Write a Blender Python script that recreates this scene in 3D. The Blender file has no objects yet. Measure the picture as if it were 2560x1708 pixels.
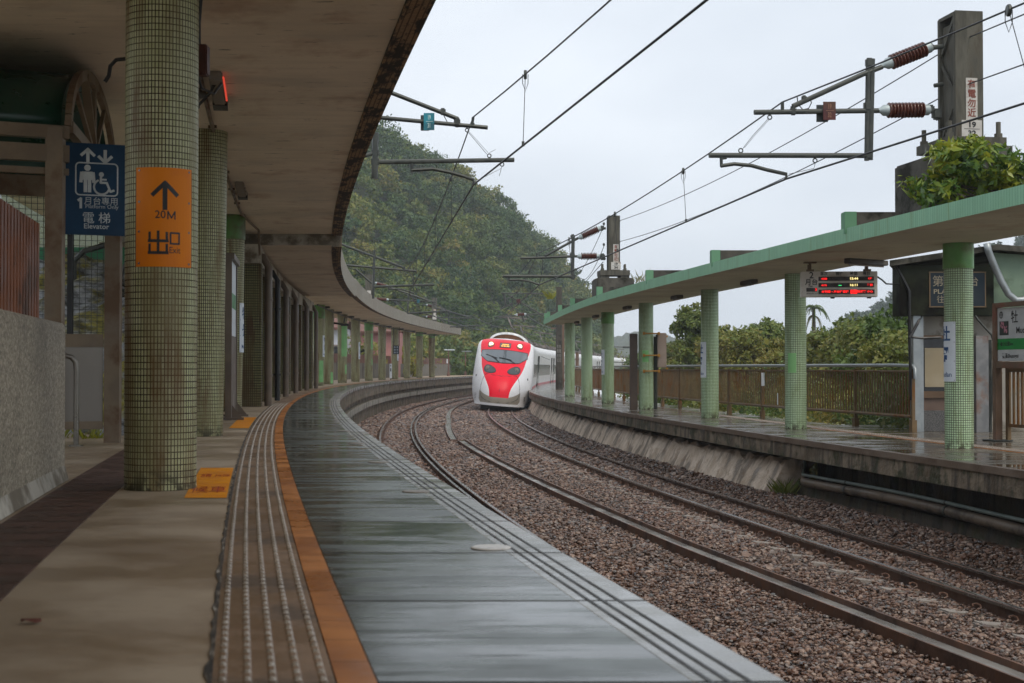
import bpy, bmesh, math, random
import numpy as np
from mathutils import Vector, Matrix, Euler
random.seed(7); RNG = np.random.default_rng(7)
R = math.radians; PI = math.pi
SC = bpy.context.scene
COL = SC.collection

# ------------------------------------------------------------------ camera, sky, sun, exposure
CAMZ = 2.1                                  # world z = 0 is the rail top of the tracks
FPX = 50.0 / 36.0 * 2560
PITCH = math.atan(64.9 / FPX)
cam = bpy.data.cameras.new('camera'); cam.lens = 50; cam.sensor_width = 36
cam.clip_start = 0.05; cam.clip_end = 9000
cam.dof.use_dof = True; cam.dof.focus_distance = 30; cam.dof.aperture_fstop = 6.3
co = bpy.data.objects.new('camera', cam); COL.objects.link(co)
co.location = (0, 0, CAMZ); co.rotation_euler = (PI/2 + PITCH, 0, 0)
SC.camera = co
W = bpy.data.worlds.new('World'); SC.world = W; W.use_nodes = True
wn = W.node_tree; bg = wn.nodes['Background']; bg.inputs[1].default_value = 0.115
SUN_EL, SUN_ROT = R(58), R(150)
sky = wn.nodes.new('ShaderNodeTexSky'); sky.sky_type = 'NISHITA'; sky.sun_disc = False
sky.sun_elevation = SUN_EL; sky.sun_rotation = SUN_ROT; sky.dust_density = 4; sky.air_density = 1.2
hs = wn.nodes.new('ShaderNodeHueSaturation'); hs.inputs['Saturation'].default_value = 0.3
wn.links.new(sky.outputs[0], hs.inputs['Color'])
tcw = wn.nodes.new('ShaderNodeTexCoord'); mpw = wn.nodes.new('ShaderNodeMapping'); mpw.inputs['Scale'].default_value = (2.0, 2.0, 5.0)
nzw = wn.nodes.new('ShaderNodeTexNoise'); nzw.inputs['Scale'].default_value = 1.6; nzw.inputs['Detail'].default_value = 4
rmw = wn.nodes.new('ShaderNodeValToRGB')
rmw.color_ramp.elements[0].position = .32; rmw.color_ramp.elements[0].color = (5.7, 6.25, 7.0, 1)
rmw.color_ramp.elements[1].position = .68; rmw.color_ramp.elements[1].color = (7.1, 7.6, 8.25, 1)
mxw = wn.nodes.new('ShaderNodeMixRGB'); mxw.inputs[0].default_value = .85
wn.links.new(tcw.outputs['Generated'], mpw.inputs[0]); wn.links.new(mpw.outputs[0], nzw.inputs['Vector'])
wn.links.new(nzw.outputs[0], rmw.inputs[0]); wn.links.new(hs.outputs[0], mxw.inputs[1]); wn.links.new(rmw.outputs[0], mxw.inputs[2])
wn.links.new(mxw.outputs[0], bg.inputs[0])
sl = bpy.data.lights.new('sun', 'SUN'); sl.energy = 1.3; sl.angle = R(30); sl.color = (1, .90, .76)
so = bpy.data.objects.new('sun', sl); COL.objects.link(so); so.location = (0, 0, 60)
so.rotation_euler = (PI/2 - SUN_EL, 0, PI - SUN_ROT)
SC.view_settings.view_transform = 'Standard'; SC.view_settings.look = 'None'; SC.view_settings.exposure = 0.3
SC.render.film_transparent = False
SC.cycles.volume_bounces = 2; SC.cycles.max_bounces = 10; SC.cycles.diffuse_bounces = 5

# ------------------------------------------------------------------ helpers
def ray(px, py):
    xr = (px - 1280) / FPX; yr = (854 - py) / FPX
    return Vector((xr, math.cos(PITCH) - yr*math.sin(PITCH), math.sin(PITCH) + yr*math.cos(PITCH)))
CAMP = Vector((0, 0, CAMZ))
def on_d(px, py, d): r = ray(px, py); return CAMP + r * (d / r.y)
def on_z(px, py, z): r = ray(px, py); return CAMP + r * ((z - CAMZ) / r.z)
def on_pl(px, py, p, n): r = ray(px, py); return CAMP + r * ((p - CAMP).dot(n) / r.dot(n))

KN = [-40, 0, 15, 30, 45, 60, 75, 90, 110, 140, 200, 320]      # slope of the first track's centre line
KS = [-.235, -.2006, -.1688, -.1269, -.0824, -.0398, .0136, .0566, .0936, .1215, .1591, .2]
_dd = np.arange(-40, 320.1, .25); _sl = np.interp(_dd, KN, KS)
_xx = np.concatenate([[0], np.cumsum((_sl[1:] + _sl[:-1]) / 2 * .25)]); _xx += 2.9716 - np.interp(0, _dd, _xx)
def c1(d): return float(np.interp(d, _dd, _xx))
def slope(d): return float(np.interp(d, KN, KS))
def tang(d): return Vector((slope(d), 1, 0)).normalized()
def norm(d): t = tang(d); return Vector((t.y, -t.x, 0))
def P(d, off, z=0.0): return Vector((c1(d) + off*math.sqrt(1 + slope(d)**2), d, z))   # offset curve, at distance d
def rotz_at(d): return -math.atan(slope(d))                # local +Y along the track, +X to the right
EDGE = -1.60                                                # left platform edge
ZL = CAMZ - .76; ZR = CAMZ - 1.15                           # platform tops
REDGE = 4.15 + 1.4
C2 = 4.15
def E(d, o, z=0.0): return P(d, EDGE - o, z)                # o metres in from the left platform's edge

class MB:
    def __init__(s): s.v = []; s.f = []; s.uv = []; s.mi = []; s.m = 0
    def add(s, vs, fs, uvs=None):
        o = len(s.v); s.v += [tuple(v) for v in vs]
        for i, f in enumerate(fs):
            s.f.append([o + k for k in f]); s.uv.append(uvs[i] if uvs else None); s.mi.append(s.m)
        return s
    def box(s, c, size, rz=0.0, bev=0.0):
        c = Vector(c); h = Vector(size) / 2; M = Matrix.Rotation(rz, 3, 'Z')
        if bev <= 0:
            vs = [c + M @ Vector((x*h.x, y*h.y, z*h.z)) for x in (-1, 1) for y in (-1, 1) for z in (-1, 1)]
            return s.add(vs, [(0,1,3,2),(4,6,7,5),(0,4,5,1),(2,3,7,6),(0,2,6,4),(1,5,7,3)])
        bm = bmesh.new(); bmesh.ops.create_cube(bm, size=1)
        for v in bm.verts: v.co = Vector((v.co.x*size[0], v.co.y*size[1], v.co.z*size[2]))
        bmesh.ops.bevel(bm, geom=bm.edges[:], offset=min(bev, min(size)*.45), segments=2, affect='EDGES')
        bm.verts.index_update()
        vs = [c + M @ v.co for v in bm.verts]; fs = [[v.index for v in f.verts] for f in bm.faces]; bm.free()
        return s.add(vs, fs)
    def obox(s, a, b, w, h, up=Vector((0, 0, 1))):           # bar with rectangular section from a to b
        a, b = Vector(a), Vector(b); t = (b - a).normalized(); x = t.cross(up)
        if x.length < 1e-4: x = Vector((1, 0, 0))
        x.normalize(); y = x.cross(t)
        vs = [p + x*(i*w/2) + y*(j*h/2) for p in (a, b) for i, j in ((-1,-1),(1,-1),(1,1),(-1,1))]
        return s.add(vs, [(0,1,2,3),(7,6,5,4),(0,4,5,1),(1,5,6,2),(2,6,7,3),(3,7,4,0)])
    def tube(s, pts, r, n=8, cap=True):
        pts = [Vector(p) for p in pts]; k = len(pts); rs = r if isinstance(r, (list, tuple)) else [r]*k
        vs = []; pv = None
        for i, p in enumerate(pts):
            t = (pts[min(i+1, k-1)] - pts[max(i-1, 0)])
            t = t.normalized() if t.length > 1e-9 else Vector((0, 0, 1))
            if pv is None: x = t.cross(Vector((0, 0, 1)) if abs(t.z) < .9 else Vector((1, 0, 0)))
            else: x = pv - t * pv.dot(t)
            x.normalize(); pv = x; y = t.cross(x)
            vs += [p + (x*math.cos(2*PI*j/n) + y*math.sin(2*PI*j/n)) * rs[i] for j in range(n)]
        fs = [(i*n+j, i*n+(j+1) % n, (i+1)*n+(j+1) % n, (i+1)*n+j) for i in range(k-1) for j in range(n)]
        if cap: fs += [tuple(range(n))[::-1], tuple((k-1)*n + j for j in range(n))]
        return s.add(vs, fs)
    def lathe(s, a, b, prof, n=14):                          # prof: (fraction along a-b, radius)
        a, b = Vector(a), Vector(b); t = (b-a).normalized()
        x = t.cross(Vector((0, 0, 1)) if abs(t.z) < .9 else Vector((1, 0, 0))).normalized(); y = t.cross(x)
        vs = [a.lerp(b, f) + (x*math.cos(2*PI*j/n) + y*math.sin(2*PI*j/n))*r for f, r in prof for j in range(n)]
        k = len(prof)
        fs = [(i*n+j, i*n+(j+1) % n, (i+1)*n+(j+1) % n, (i+1)*n+j) for i in range(k-1) for j in range(n)]
        fs += [tuple(range(n))[::-1], tuple((k-1)*n + j for j in range(n))]
        return s.add(vs, fs)
    def cyl(s, c, r, h, n=32, uvm=True, top=True, r2=None):   # upright, base centre c, UV in metres
        c = Vector(c); r2 = r if r2 is None else r2
        vs = [c + Vector((rr*math.cos(2*PI*j/n), rr*math.sin(2*PI*j/n), z)) for z, rr in ((0, r), (h, r2)) for j in range(n)]
        fs = [(j, (j+1) % n, n+(j+1) % n, n+j) for j in range(n)]; L = 2*PI*r
        uv = [[(L*j/n, 0), (L*(j+1)/n, 0), (L*(j+1)/n, h), (L*j/n, h)] for j in range(n)]
        if top: fs += [tuple(range(n, 2*n)), tuple(range(n))[::-1]]; uv += [[(0, 0)]*n]*2
        return s.add(vs, fs, uv)
    def arc(s, c, r, a0, a1, z0, z1, t=.004, n=14):          # curved plate wrapped round a column
        c = Vector(c); vs = []; 
        for i in range(n+1):
            a = a0 + (a1-a0)*i/n; d = Vector((math.cos(a), math.sin(a), 0))
            vs += [c + d*r + Vector((0,0,z0)), c + d*r + Vector((0,0,z1)), c + d*(r+t) + Vector((0,0,z0)), c + d*(r+t) + Vector((0,0,z1))]
        fs = []
        for i in range(n):
            o = i*4; fs += [(o+2, o+6, o+7, o+3), (o, o+1, o+5, o+4), (o+1, o+3, o+7, o+5), (o, o+4, o+6, o+2)]
        fs += [(0, 2, 3, 1), (4*n, 4*n+1, 4*n+3, 4*n+2)]
        return s.add(vs, fs)
    def build(s, name, mats, parent=None, loc=None, smooth=False, auto=None):
        me = bpy.data.meshes.new(name); me.from_pydata(s.v, [], s.f)
        if not isinstance(mats, (list, tuple)): mats = [mats]
        for m in mats: me.materials.append(m)
        if len(mats) > 1: me.polygons.foreach_set('material_index', s.mi)
        if any(u is not None for u in s.uv):
            L = me.uv_layers.new(name='UVMap'); k = 0
            for f, u in zip(s.f, s.uv):
                for i in range(len(f)):
                    L.data[k].uv = u[i] if u else (0, 0); k += 1
        if smooth: me.polygons.foreach_set('use_smooth', [True]*len(me.polygons))
        me.update()
        if auto is not None:
            me.polygons.foreach_set('use_smooth', [True]*len(me.polygons)); me.set_sharp_from_angle(angle=R(auto))
        o = bpy.data.objects.new(name, me); COL.objects.link(o)
        if parent: o.parent = parent
        if loc is not None: o.location = loc
        return o

def np_obj(name, V, F, mat, parent=None, attr=None, smooth=False):
    me = bpy.data.meshes.new(name); n, k = F.shape
    me.vertices.add(len(V)); me.vertices.foreach_set('co', np.asarray(V, np.float32).ravel())
    me.loops.add(n*k); me.loops.foreach_set('vertex_index', F.astype(np.int32).ravel())
    me.polygons.add(n); me.polygons.foreach_set('loop_start', np.arange(0, n*k, k, dtype=np.int32))
    me.polygons.foreach_set('use_smooth', np.full(n, smooth))
    if attr is not None:
        a = me.attributes.new('tint', 'FLOAT', 'POINT'); a.data.foreach_set('value', np.asarray(attr, np.float32))
    me.materials.append(mat); me.update(calc_edges=True)
    o = bpy.data.objects.new(name, me); COL.objects.link(o)
    if parent: o.parent = parent
    return o

def tag(o, label, cat, group=None):
    o['label'] = label; o['category'] = cat
    if group: o['group'] = group
    return o
def thing(name, label, cat, loc=(0, 0, 0), rz=0.0, group=None):
    o = bpy.data.objects.new(name, None); COL.objects.link(o); o.location = loc; o.rotation_euler = (0, 0, rz)
    o.empty_display_size = .2
    return tag(o, label, cat, group)
def struct(o, kind='structure', label=None):
    o['kind'] = kind
    if label: o['label'] = label
    return o
def copy_thing(root, loc=None, rz=None, label=None):
    def rec(o, par):
        c = o.copy(); COL.objects.link(c)
        if par: c.parent = par; c.matrix_parent_inverse = o.matrix_parent_inverse
        for ch in o.children: rec(ch, c)
        return c
    kids = list(root.children); c = root.copy(); COL.objects.link(c)
    for ch in kids: rec(ch, c)
    if loc is not None: c.location = loc
    if rz is not None: c.rotation_euler = (0, 0, rz)
    if label: c['label'] = label
    return c

_dg = None
def text(s, size=1.0, align='CENTER', bold=0.0, sx=1.0, ex=0.0, cut=0.0):
    cu = bpy.data.curves.new('lettering', 'FONT'); cu.body = s; cu.size = size; cu.align_x = align; cu.align_y = 'CENTER'
    cu.offset = bold; cu.resolution_u = 3; cu.extrude = ex
    o = bpy.data.objects.new('lettering', cu); COL.objects.link(o)
    dg = bpy.context.evaluated_depsgraph_get(); dg.update()
    me = bpy.data.meshes.new_from_object(o.evaluated_get(dg))
    bm = bmesh.new(); bm.from_mesh(me); bmesh.ops.triangulate(bm, faces=bm.faces[:])
    if cut:                                                  # sliced finely so that it can be bent round a column
        xs = [v.co.x for v in bm.verts]; x = min(xs) + cut
        while x < max(xs): bmesh.ops.bisect_plane(bm, geom=bm.verts[:] + bm.edges[:] + bm.faces[:], plane_co=(x, 0, 0), plane_no=(1, 0, 0)); x += cut
    bm.verts.index_update(); V = [(v.co.x*sx, v.co.y, v.co.z) for v in bm.verts]; F = [tuple(v.index for v in f.verts) for f in bm.faces]; bm.free()
    bpy.data.objects.remove(o); bpy.data.curves.remove(cu); bpy.data.meshes.remove(me)
    return V, F
def put(mb, VF, fn): V, F = VF; mb.add([fn(v) for v in V], F)
def quad2(mb, x0, y0, x1, y1, fn, n=1):
    for i in range(n):
        a = x0 + (x1-x0)*i/n; b = x0 + (x1-x0)*(i+1)/n
        mb.add([fn((a, y0, 0)), fn((b, y0, 0)), fn((b, y1, 0)), fn((a, y1, 0))], [(0, 1, 2, 3)])
def stroke(mb, pts, w, fn, closed=False):                  # flat line of width w through 2-D points
    k = len(pts); m = k if closed else k-1
    for i in range(m):
        a = Vector(pts[i]).to_2d(); b = Vector(pts[(i+1) % k]).to_2d(); t = (b-a)
        if t.length < 1e-9: continue
        t.normalize(); n = Vector((-t.y, t.x))*w/2; a = a - t*w*.3; b = b + t*w*.3; c = max(1, int((b-a).length/.014))
        for j in range(c):
            p, g = a.lerp(b, j/c), a.lerp(b, (j+1)/c); mb.add([fn((h.x, h.y, 0)) for h in (p+n, p-n, g-n, g+n)], [(0, 1, 2, 3)])
def disc2(mb, x, y, r, fn, n=18): mb.add([fn((x+r*math.cos(2*PI*i/n), y+r*math.sin(2*PI*i/n), 0)) for i in range(n)], [tuple(range(n))])

# ------------------------------------------------------------------ materials
class NT:
    def __init__(s, name):
        s.m = bpy.data.materials.new(name); s.m.use_nodes = True; s.t = s.m.node_tree
        s.b = s.t.nodes['Principled BSDF']
    def n(s, typ, ins=None, **kw):
        x = s.t.nodes.new('ShaderNode' + typ)
        for k, v in kw.items(): setattr(x, k, v)
        for k, v in (ins or {}).items(): s.set(x.inputs[k], v)
        return x
    def set(s, sock, v):
        if hasattr(v, 'outputs'): v = v.outputs[0]
        if isinstance(v, bpy.types.NodeSocket): s.t.links.new(v, sock)
        else:
            if isinstance(v, (tuple, list)) and len(v) == 3 and sock.type == 'RGBA': v = (*v, 1)
            sock.default_value = v
    def p(s, **kw):
        for k, v in kw.items(): s.set(s.b.inputs[k.replace('_', ' ')], v)
        return s
    def obj(s):
        tc = s.n('TexCoord'); oi = s.n('ObjectInfo'); mu = s.n('Math', {0: oi.outputs['Random'], 1: 37.0}, operation='MULTIPLY')
        return s.n('VectorMath', {0: tc.outputs['Object'], 1: mu}, operation='ADD')
    def uv(s): return s.n('TexCoord').outputs['UV']
    def map(s, vec, scale=(1, 1, 1), loc=(0, 0, 0), rot=(0, 0, 0)): return s.n('Mapping', {'Vector': vec, 'Scale': scale, 'Location': loc, 'Rotation': rot})
    def noise(s, vec, scale, detail=6, rough=.55):            # contrast stretched to fill 0..1
        n = s.n('TexNoise', {'Vector': vec, 'Scale': scale, 'Detail': detail, 'Roughness': rough}).outputs[0]
        return s.n('MapRange', {0: n, 1: .24, 2: .76, 3: 0.0, 4: 1.0}).outputs[0]
    def ramp(s, f, *stops):
        r = s.n('ValToRGB', {0: f}); e = r.color_ramp.elements
        while len(e) < len(stops): e.new(.5)
        for x, (pos, c) in zip(e, stops): x.position = pos; x.color = (*(c if isinstance(c, (tuple, list)) else (c, c, c)), 1)
        return r.outputs[0]
    def mix(s, f, a, b, mode='MIX'): 
        x = s.n('MixRGB', blend_type=mode); s.set(x.inputs[0], f); s.set(x.inputs[1], a); s.set(x.inputs[2], b); return x.outputs[0]
    def math(s, op, a, b=0.0): return s.n('Math', {0: a, 1: b}, operation=op).outputs[0]
    def rng(s, f, a, b, c, d): return s.n('MapRange', {0: f, 1: a, 2: b, 3: c, 4: d}).outputs[0]
    def bump(s, h, st=.3, dist=.02): s.set(s.b.inputs['Normal'], s.n('Bump', {'Height': h, 'Strength': st, 'Distance': dist})); return s
    def sep(s, v): return s.n('SeparateXYZ', {0: v})

def basic(name, a, b=None, sc=4.0, rough=(.5, .8), bump=0.0, metal=0.0, stretch=(1, 1, 1), grime=None, gsc=1.5, glo=.5, ghi=.72, det=6):
    t = NT(name); v = t.map(t.obj(), stretch); n = t.noise(v, sc, det)
    c = t.ramp(n, (.3, a), (.7, b or a))
    if grime:
        g = t.noise(v, gsc, 8, .65); c = t.mix(t.rng(g, glo, ghi, 0, 1), c, grime)
    t.p(Base_Color=c, Roughness=t.rng(n, .3, .7, rough[0], rough[1]), Metallic=metal)
    if bump: t.bump(t.noise(v, sc*6, 4), bump, .01)
    return t.m
def paint(name, c, rough=.4, metal=0.0, var=.12):
    return basic(name, tuple(x*(1-var) for x in c), tuple(min(1, x*(1+var)) for x in c), 5, (rough*.85, min(1, rough*1.2)), 0, metal)
def emit(name, c, s):
    t = NT(name); t.p(Base_Color=(.02, .02, .02), Emission_Color=c, Emission_Strength=s); return t.m

def tilemat(name, tw, th, c1_, c2_, grout, stain, mortar=.12, rough=.3, stain_amt=(.5, .75)):
    t = NT(name); uv = t.uv()
    br = t.n('TexBrick', {'Vector': uv, 'Color1': c1_, 'Color2': c2_, 'Mortar': grout, 'Scale': 1.0, 'Mortar Size': min(tw, th)*mortar,
                          'Mortar Smooth': .15, 'Bias': 0.0, 'Brick Width': tw, 'Row Height': th}, offset=0.0, squash=1.0)
    ob = t.obj(); g = t.noise(t.map(ob, (7, 7, .9)), 1.0, 8, .62); g2 = t.noise(ob, 1.4, 5)
    c = t.mix(t.rng(g, stain_amt[0], stain_amt[1], 0, .85), br.outputs['Color'], stain)
    c = t.mix(t.rng(g2, .35, .7, 0, .35), c, tuple(x*.75 for x in c1_))
    # dirt gathers at the foot
    z = t.sep(t.n('TexCoord').outputs['Object']).outputs['Z']
    foot = t.math('MULTIPLY', t.rng(z, 0.0, .16, 1, 0), t.rng(t.noise(ob, 14, 6), .4, .6, 0, 1))
    c = t.mix(foot, c, (.05, .045, .02))
    t.p(Base_Color=c, Roughness=t.mix(br.outputs['Fac'], (rough,)*3, (.8,)*3))
    t.bump(t.math('SUBTRACT', 1.0, br.outputs['Fac']), .5, .003)
    return t.m

TILE_L = tilemat('mosaic_tile_aged', .0212, .0395, (.42, .43, .21), (.54, .54, .31), (.03, .014, .005), (.13, .065, .014), .17, .38, (.4, .8))
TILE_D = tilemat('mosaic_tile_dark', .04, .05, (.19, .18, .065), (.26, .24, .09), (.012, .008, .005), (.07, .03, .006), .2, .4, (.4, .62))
TILE_R = tilemat('mosaic_tile_green', .0335, .0335, (.47, .65, .39), (.58, .75, .49), (.05, .055, .025), (.16, .19, .055), .13, .3, (.5, .9))
TILE_FASCIA = tilemat('fascia_tile_green', .06, .4, (.22, .47, .28), (.26, .53, .33), (.13, .30, .17), (.15, .25, .08), .06, .4, (.62, .95))
TILE_GREY = tilemat('fascia_tile_grey', .045, .045, (.30, .27, .21), (.35, .32, .25), (.16, .14, .11), (.16, .13, .09), .12, .6)
CAPGREEN = basic('cap_paint_green', (.10, .28, .055), (.17, .38, .10), 3, (.3, .5), grime=(.10, .13, .03), glo=.5, ghi=.75)
PATCH = basic('patch_paint_green', (.20, .50, .17), (.26, .56, .22), 3, (.35, .5))

def soffit_mat(name, a, b):
    t = NT(name); uv = t.uv(); ob = t.n('TexCoord').outputs['Object']
    n1 = t.noise(t.map(uv, (9, .7, 1)), 1.0, 6); n2 = t.noise(ob, .55, 6, .6)
    c = t.mix(t.rng(n2, .35, .68, 0, 1), a, b); c = t.mix(t.rng(n1, .45, .8, 0, .3), c, tuple(x*.7 for x in a))
    ch = t.noise(t.map(uv, (14, 2.6, 1)), 1.0, 4, .7); c = t.mix(t.rng(ch, .76, .83, 0, .9), c, (.05, .036, .022))
    ru = t.noise(uv, .8, 7, .65); c = t.mix(t.rng(ru, .6, .85, 0, .5), c, (.34, .16, .07))
    wt = t.noise(t.map(uv, (1.1, .5, 1), (3, 1, 0)), 1.0, 5, .6); c = t.mix(t.rng(wt, .58, .8, 0, .5), c, (.55, .50, .42))
    t.p(Base_Color=c, Roughness=.75); t.bump(t.math('ADD', n1, t.math('MULTIPLY', ch, 1.0)), .35, .006); return t.m
SOFFIT = soffit_mat('soffit_concrete', (.85, .75, .61), (.74, .65, .52))
SOFFIT_R = soffit_mat('soffit_concrete_right', (.66, .63, .48), (.54, .51, .38))
def lip_mat():
    t = NT('mouldy_tile_lip'); uv = t.uv()
    br = t.n('TexBrick', {'Vector': uv, 'Color1': (.34, .20, .105), 'Color2': (.38, .25, .14), 'Mortar': (.10, .06, .03), 'Scale': 1.0, 'Mortar Size': .006,
                          'Brick Width': .045, 'Row Height': .045}, offset=0.0)
    g = t.noise(t.map(uv, (2.2, 6, 1)), 1.0, 8, .7)
    c = t.mix(t.rng(g, .45, .55, 0, .95), br.outputs['Color'], (.012, .012, .01))
    t.p(Base_Color=c, Roughness=.8); t.bump(br.outputs['Fac'], .4, .004); return t.m
LIP = lip_mat()
CONC = basic('grey_concrete', (.20, .185, .155), (.27, .25, .21), 2.2, (.6, .9), .25, grime=(.07, .065, .05))
CONC_DARK = basic('weathered_dark_concrete', (.075, .07, .058), (.13, .12, .10), 3, (.7, .95), .35, grime=(.028, .027, .02), glo=.45, ghi=.65)
CONC_PALE = basic('pale_render', (.42, .38, .31), (.5, .46, .38), 1.6, (.7, .9), .15, grime=(.16, .13, .09))
MAST = basic('mast_steel', (.07, .066, .052), (.125, .118, .095), 3, (.6, .85), .2, stretch=(3, 3, .6), grime=(.06, .045, .028), glo=.6, ghi=.9)
def mossy(name, a, b, m1, lo=.5, hi=.62, sv=(5, 5, .5)):
    t = NT(name); v = t.obj(); n = t.noise(v, 2.5, 7); c = t.ramp(n, (.3, a), (.7, b))
    st = t.noise(t.map(v, sv), 1.0, 6); c = t.mix(t.rng(st, .5, .68, 0, .8), c, tuple(x*.28 for x in a))
    g = t.noise(v, 3.2, 8, .68); c = t.mix(t.rng(g, lo, hi, 0, .9), c, m1)
    t.p(Base_Color=c, Roughness=t.rng(n, .3, .7, .45, .85)); t.bump(t.noise(v, 14, 6), .5, .02); return t.m
MOSSY = mossy('mossy_fascia', (.11, .08, .05), (.22, .17, .115), (.028, .032, .008), .46, .66)
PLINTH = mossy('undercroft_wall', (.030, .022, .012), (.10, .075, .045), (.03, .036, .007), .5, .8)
REVET = mossy('stone_revetment', (.42, .31, .21), (.64, .53, .42), (.20, .11, .045), .6, .9, (2.4, 2.4, .9))
def wet(name, a, b, su=9.0, sv=.8, r0=.08, r1=.4, joint=0.0, tint=None, jm=1.0, rib=0.0):
    t = NT(name); uv = t.uv()
    s1 = t.noise(t.map(uv, (su, sv, 1)), 1.0, 7, .6); n2 = t.noise(uv, .9, 6, .6); n3 = t.noise(uv, 26, 5)
    c = t.mix(t.rng(s1, .35, .68, 0, 1), a, b); c = t.mix(t.rng(n2, .45, .7, 0, .5), c, tint or tuple(x*.55 for x in a))
    ro = t.math('ADD', t.rng(s1, .36, .64, r0, r1), t.rng(n2, .3, .8, -.03, .10))
    h = t.math('ADD', s1, t.math('MULTIPLY', n3, .25))
    if rib:                                                  # fine cross ribs left by the trowel, standing drier than the film of water
        rb = t.noise(t.map(uv, (26, 1.3, 1)), 1.0, 5, .65); h = t.math('ADD', h, t.math('MULTIPLY', rb, rib)); c = t.mix(t.rng(rb, .62, .85, 0, .55), c, tuple(x*.4 for x in a)); ro = t.math('ADD', ro, t.rng(rb, .6, .85, 0, .22))
    if joint:
        sx = t.sep(uv).outputs['X']; fr = t.math('FRACT', t.math('DIVIDE', sx, joint)); ln = t.math('LESS_THAN', fr, (.026 if joint > 1 else .008)/joint)
        c = t.mix(t.math('MULTIPLY', ln, jm), c, (.012, .011, .008)); ro = t.mix(t.math('MULTIPLY', ln, jm), ro, (.8, .8, .8)); h = t.math('SUBTRACT', h, t.math('MULTIPLY', ln, 1.5))
    t.p(Base_Color=c, Roughness=ro); t.bump(h, .09, .005); return t.m
WET_L = wet('wet_platform_concrete', (.036, .042, .036), (.10, .122, .114), 5, 1.1, .04, .30, 1.22, None, 1.0, .9)
COPING = wet('wet_pale_coping', (.21, .215, .21), (.28, .29, .285), 5, 1.4, .12, .32, 1.22, (.13, .14, .135), 1.0, .4)
FLOOR_L = wet('sheltered_floor_concrete', (.30, .215, .135), (.43, .335, .23), 1.5, 1.1, .34, .72, 0, (.22, .15, .09))
WET_R = wet('wet_right_platform', (.08, .065, .045), (.16, .135, .10), 3.2, .9, .03, .28, 2.4, (.05, .04, .028))
DRAIN = basic('rusty_brown_grating', (.055, .024, .014), (.10, .046, .028), 5, (.5, .75), .3)
TACT = basic('tactile_paver', (.20, .12, .065), (.27, .17, .10), 3, (.35, .6), .08, grime=(.11, .07, .04))
TACT_DOT = basic('tactile_stud', (.27, .22, .165), (.42, .37, .31), 40, (.3, .45))
ORANGE = wet('orange_line_tile', (.34, .115, .022), (.47, .18, .042), 2.0, 2.0, .25, .5, .3, (.22, .07, .017), .45)
RUST = basic('rusty_rail_steel', (.095, .045, .026), (.16, .078, .045), 6, (.45, .7), .15, grime=(.05, .026, .018))
RAILTOP = basic('worn_rail_head', (.13, .115, .10), (.2, .185, .165), 7, (.2, .36), metal=.75, stretch=(5, .3, 1))
WEBGREY = basic('spare_rail_web', (.20, .19, .18), (.28, .27, .25), 2, (.14, .26), 0, .1)
SLEEPER = basic('sleeper_concrete', (.22, .19, .165), (.28, .25, .22), 5, (.7, .9), .2)
def ballast_mat(rand):
    t = NT('ballast_stone' if rand else 'ballast_bed'); ob = t.n('TexCoord').outputs['Object']
    if rand: k = t.n('NewGeometry').outputs['Random Per Island']
    else:
        vo = t.n('TexVoronoi', {'Vector': ob, 'Scale': 17.0}); k = t.sep(vo.outputs['Color']).outputs['X']
    c = t.ramp(k, (0, (.024, .011, .006)), (.3, (.075, .036, .020)), (.55, (.155, .076, .045)), (.75, (.22, .13, .088)), (.9, (.36, .26, .20)), (1, (.15, .155, .16)))
    big = t.noise(ob, .35, 5); c = t.mix(t.rng(big, .4, .7, 0, .3), c, (.07, .05, .035))
    if rand:
        sp = t.noise(ob, 60, 3); c = t.mix(t.rng(sp, .4, .7, 0, .35), c, (.09, .07, .06))
    t.p(Base_Color=c, Roughness=t.rng(k, 0, 1, .22, .5))
    if not rand: t.bump(t.math('SUBTRACT', 1.0, vo.outputs['Distance']), 1.0, .05)
    return t.m
BED = ballast_mat(False); STONE = ballast_mat(True)
def edge_dirt():
    t = NT('crumbled_edge_dirt'); n = t.noise(t.map(t.uv(), (6, 30, 1)), 1.0, 8, .7); t.p(Base_Color=t.ramp(n, (.35, (.02, .016, .011)), (.6, (.10, .075, .05)), (.8, (.42, .38, .32))), Roughness=.8); t.bump(n, .6, .006); return t.m
EDGE_DIRT = edge_dirt()
def leafmat(name, cols, attr=False, rough=.45, scale=.3):
    t = NT(name); k = t.n('NewGeometry').outputs['Random Per Island']; ob = t.n('TexCoord').outputs['Object']
    n = t.noise(ob, scale, 4); f = t.math('ADD', t.math('MULTIPLY', k, .45), t.rng(n, .3, .7, 0, .55))
    if attr:
        a = t.n('Attribute', attribute_name='tint').outputs['Fac']
        f = t.math('ADD', t.math('MULTIPLY', a, .68), t.math('MULTIPLY', k, .32))
    c = t.ramp(f, *[(i/(len(cols)-1), x) for i, x in enumerate(cols)])
    t.p(Base_Color=c, Roughness=rough); t.b.inputs['Specular IOR Level'].default_value = .3
    tr = t.n('BsdfTranslucent', {'Color': c}); ms = t.n('MixShader', {0: .25})
    t.t.links.new(t.b.outputs[0], ms.inputs[1]); t.t.links.new(tr.outputs[0], ms.inputs[2])
    t.t.links.new(ms.outputs[0], t.t.nodes['Material Output'].inputs['Surface']); return t.m
LEAF_HILL = leafmat('hill_foliage', [(.018, .048, .012), (.038, .088, .017), (.095, .145, .022), (.20, .205, .028), (.25, .155, .028)], True)
LEAF_DARK = leafmat('dark_foliage', [(.05, .095, .02), (.10, .16, .03), (.17, .22, .04)])
LEAF_MID = leafmat('mid_foliage', [(.075, .12, .022), (.14, .18, .034), (.21, .21, .045), (.23, .165, .05)])
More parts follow.
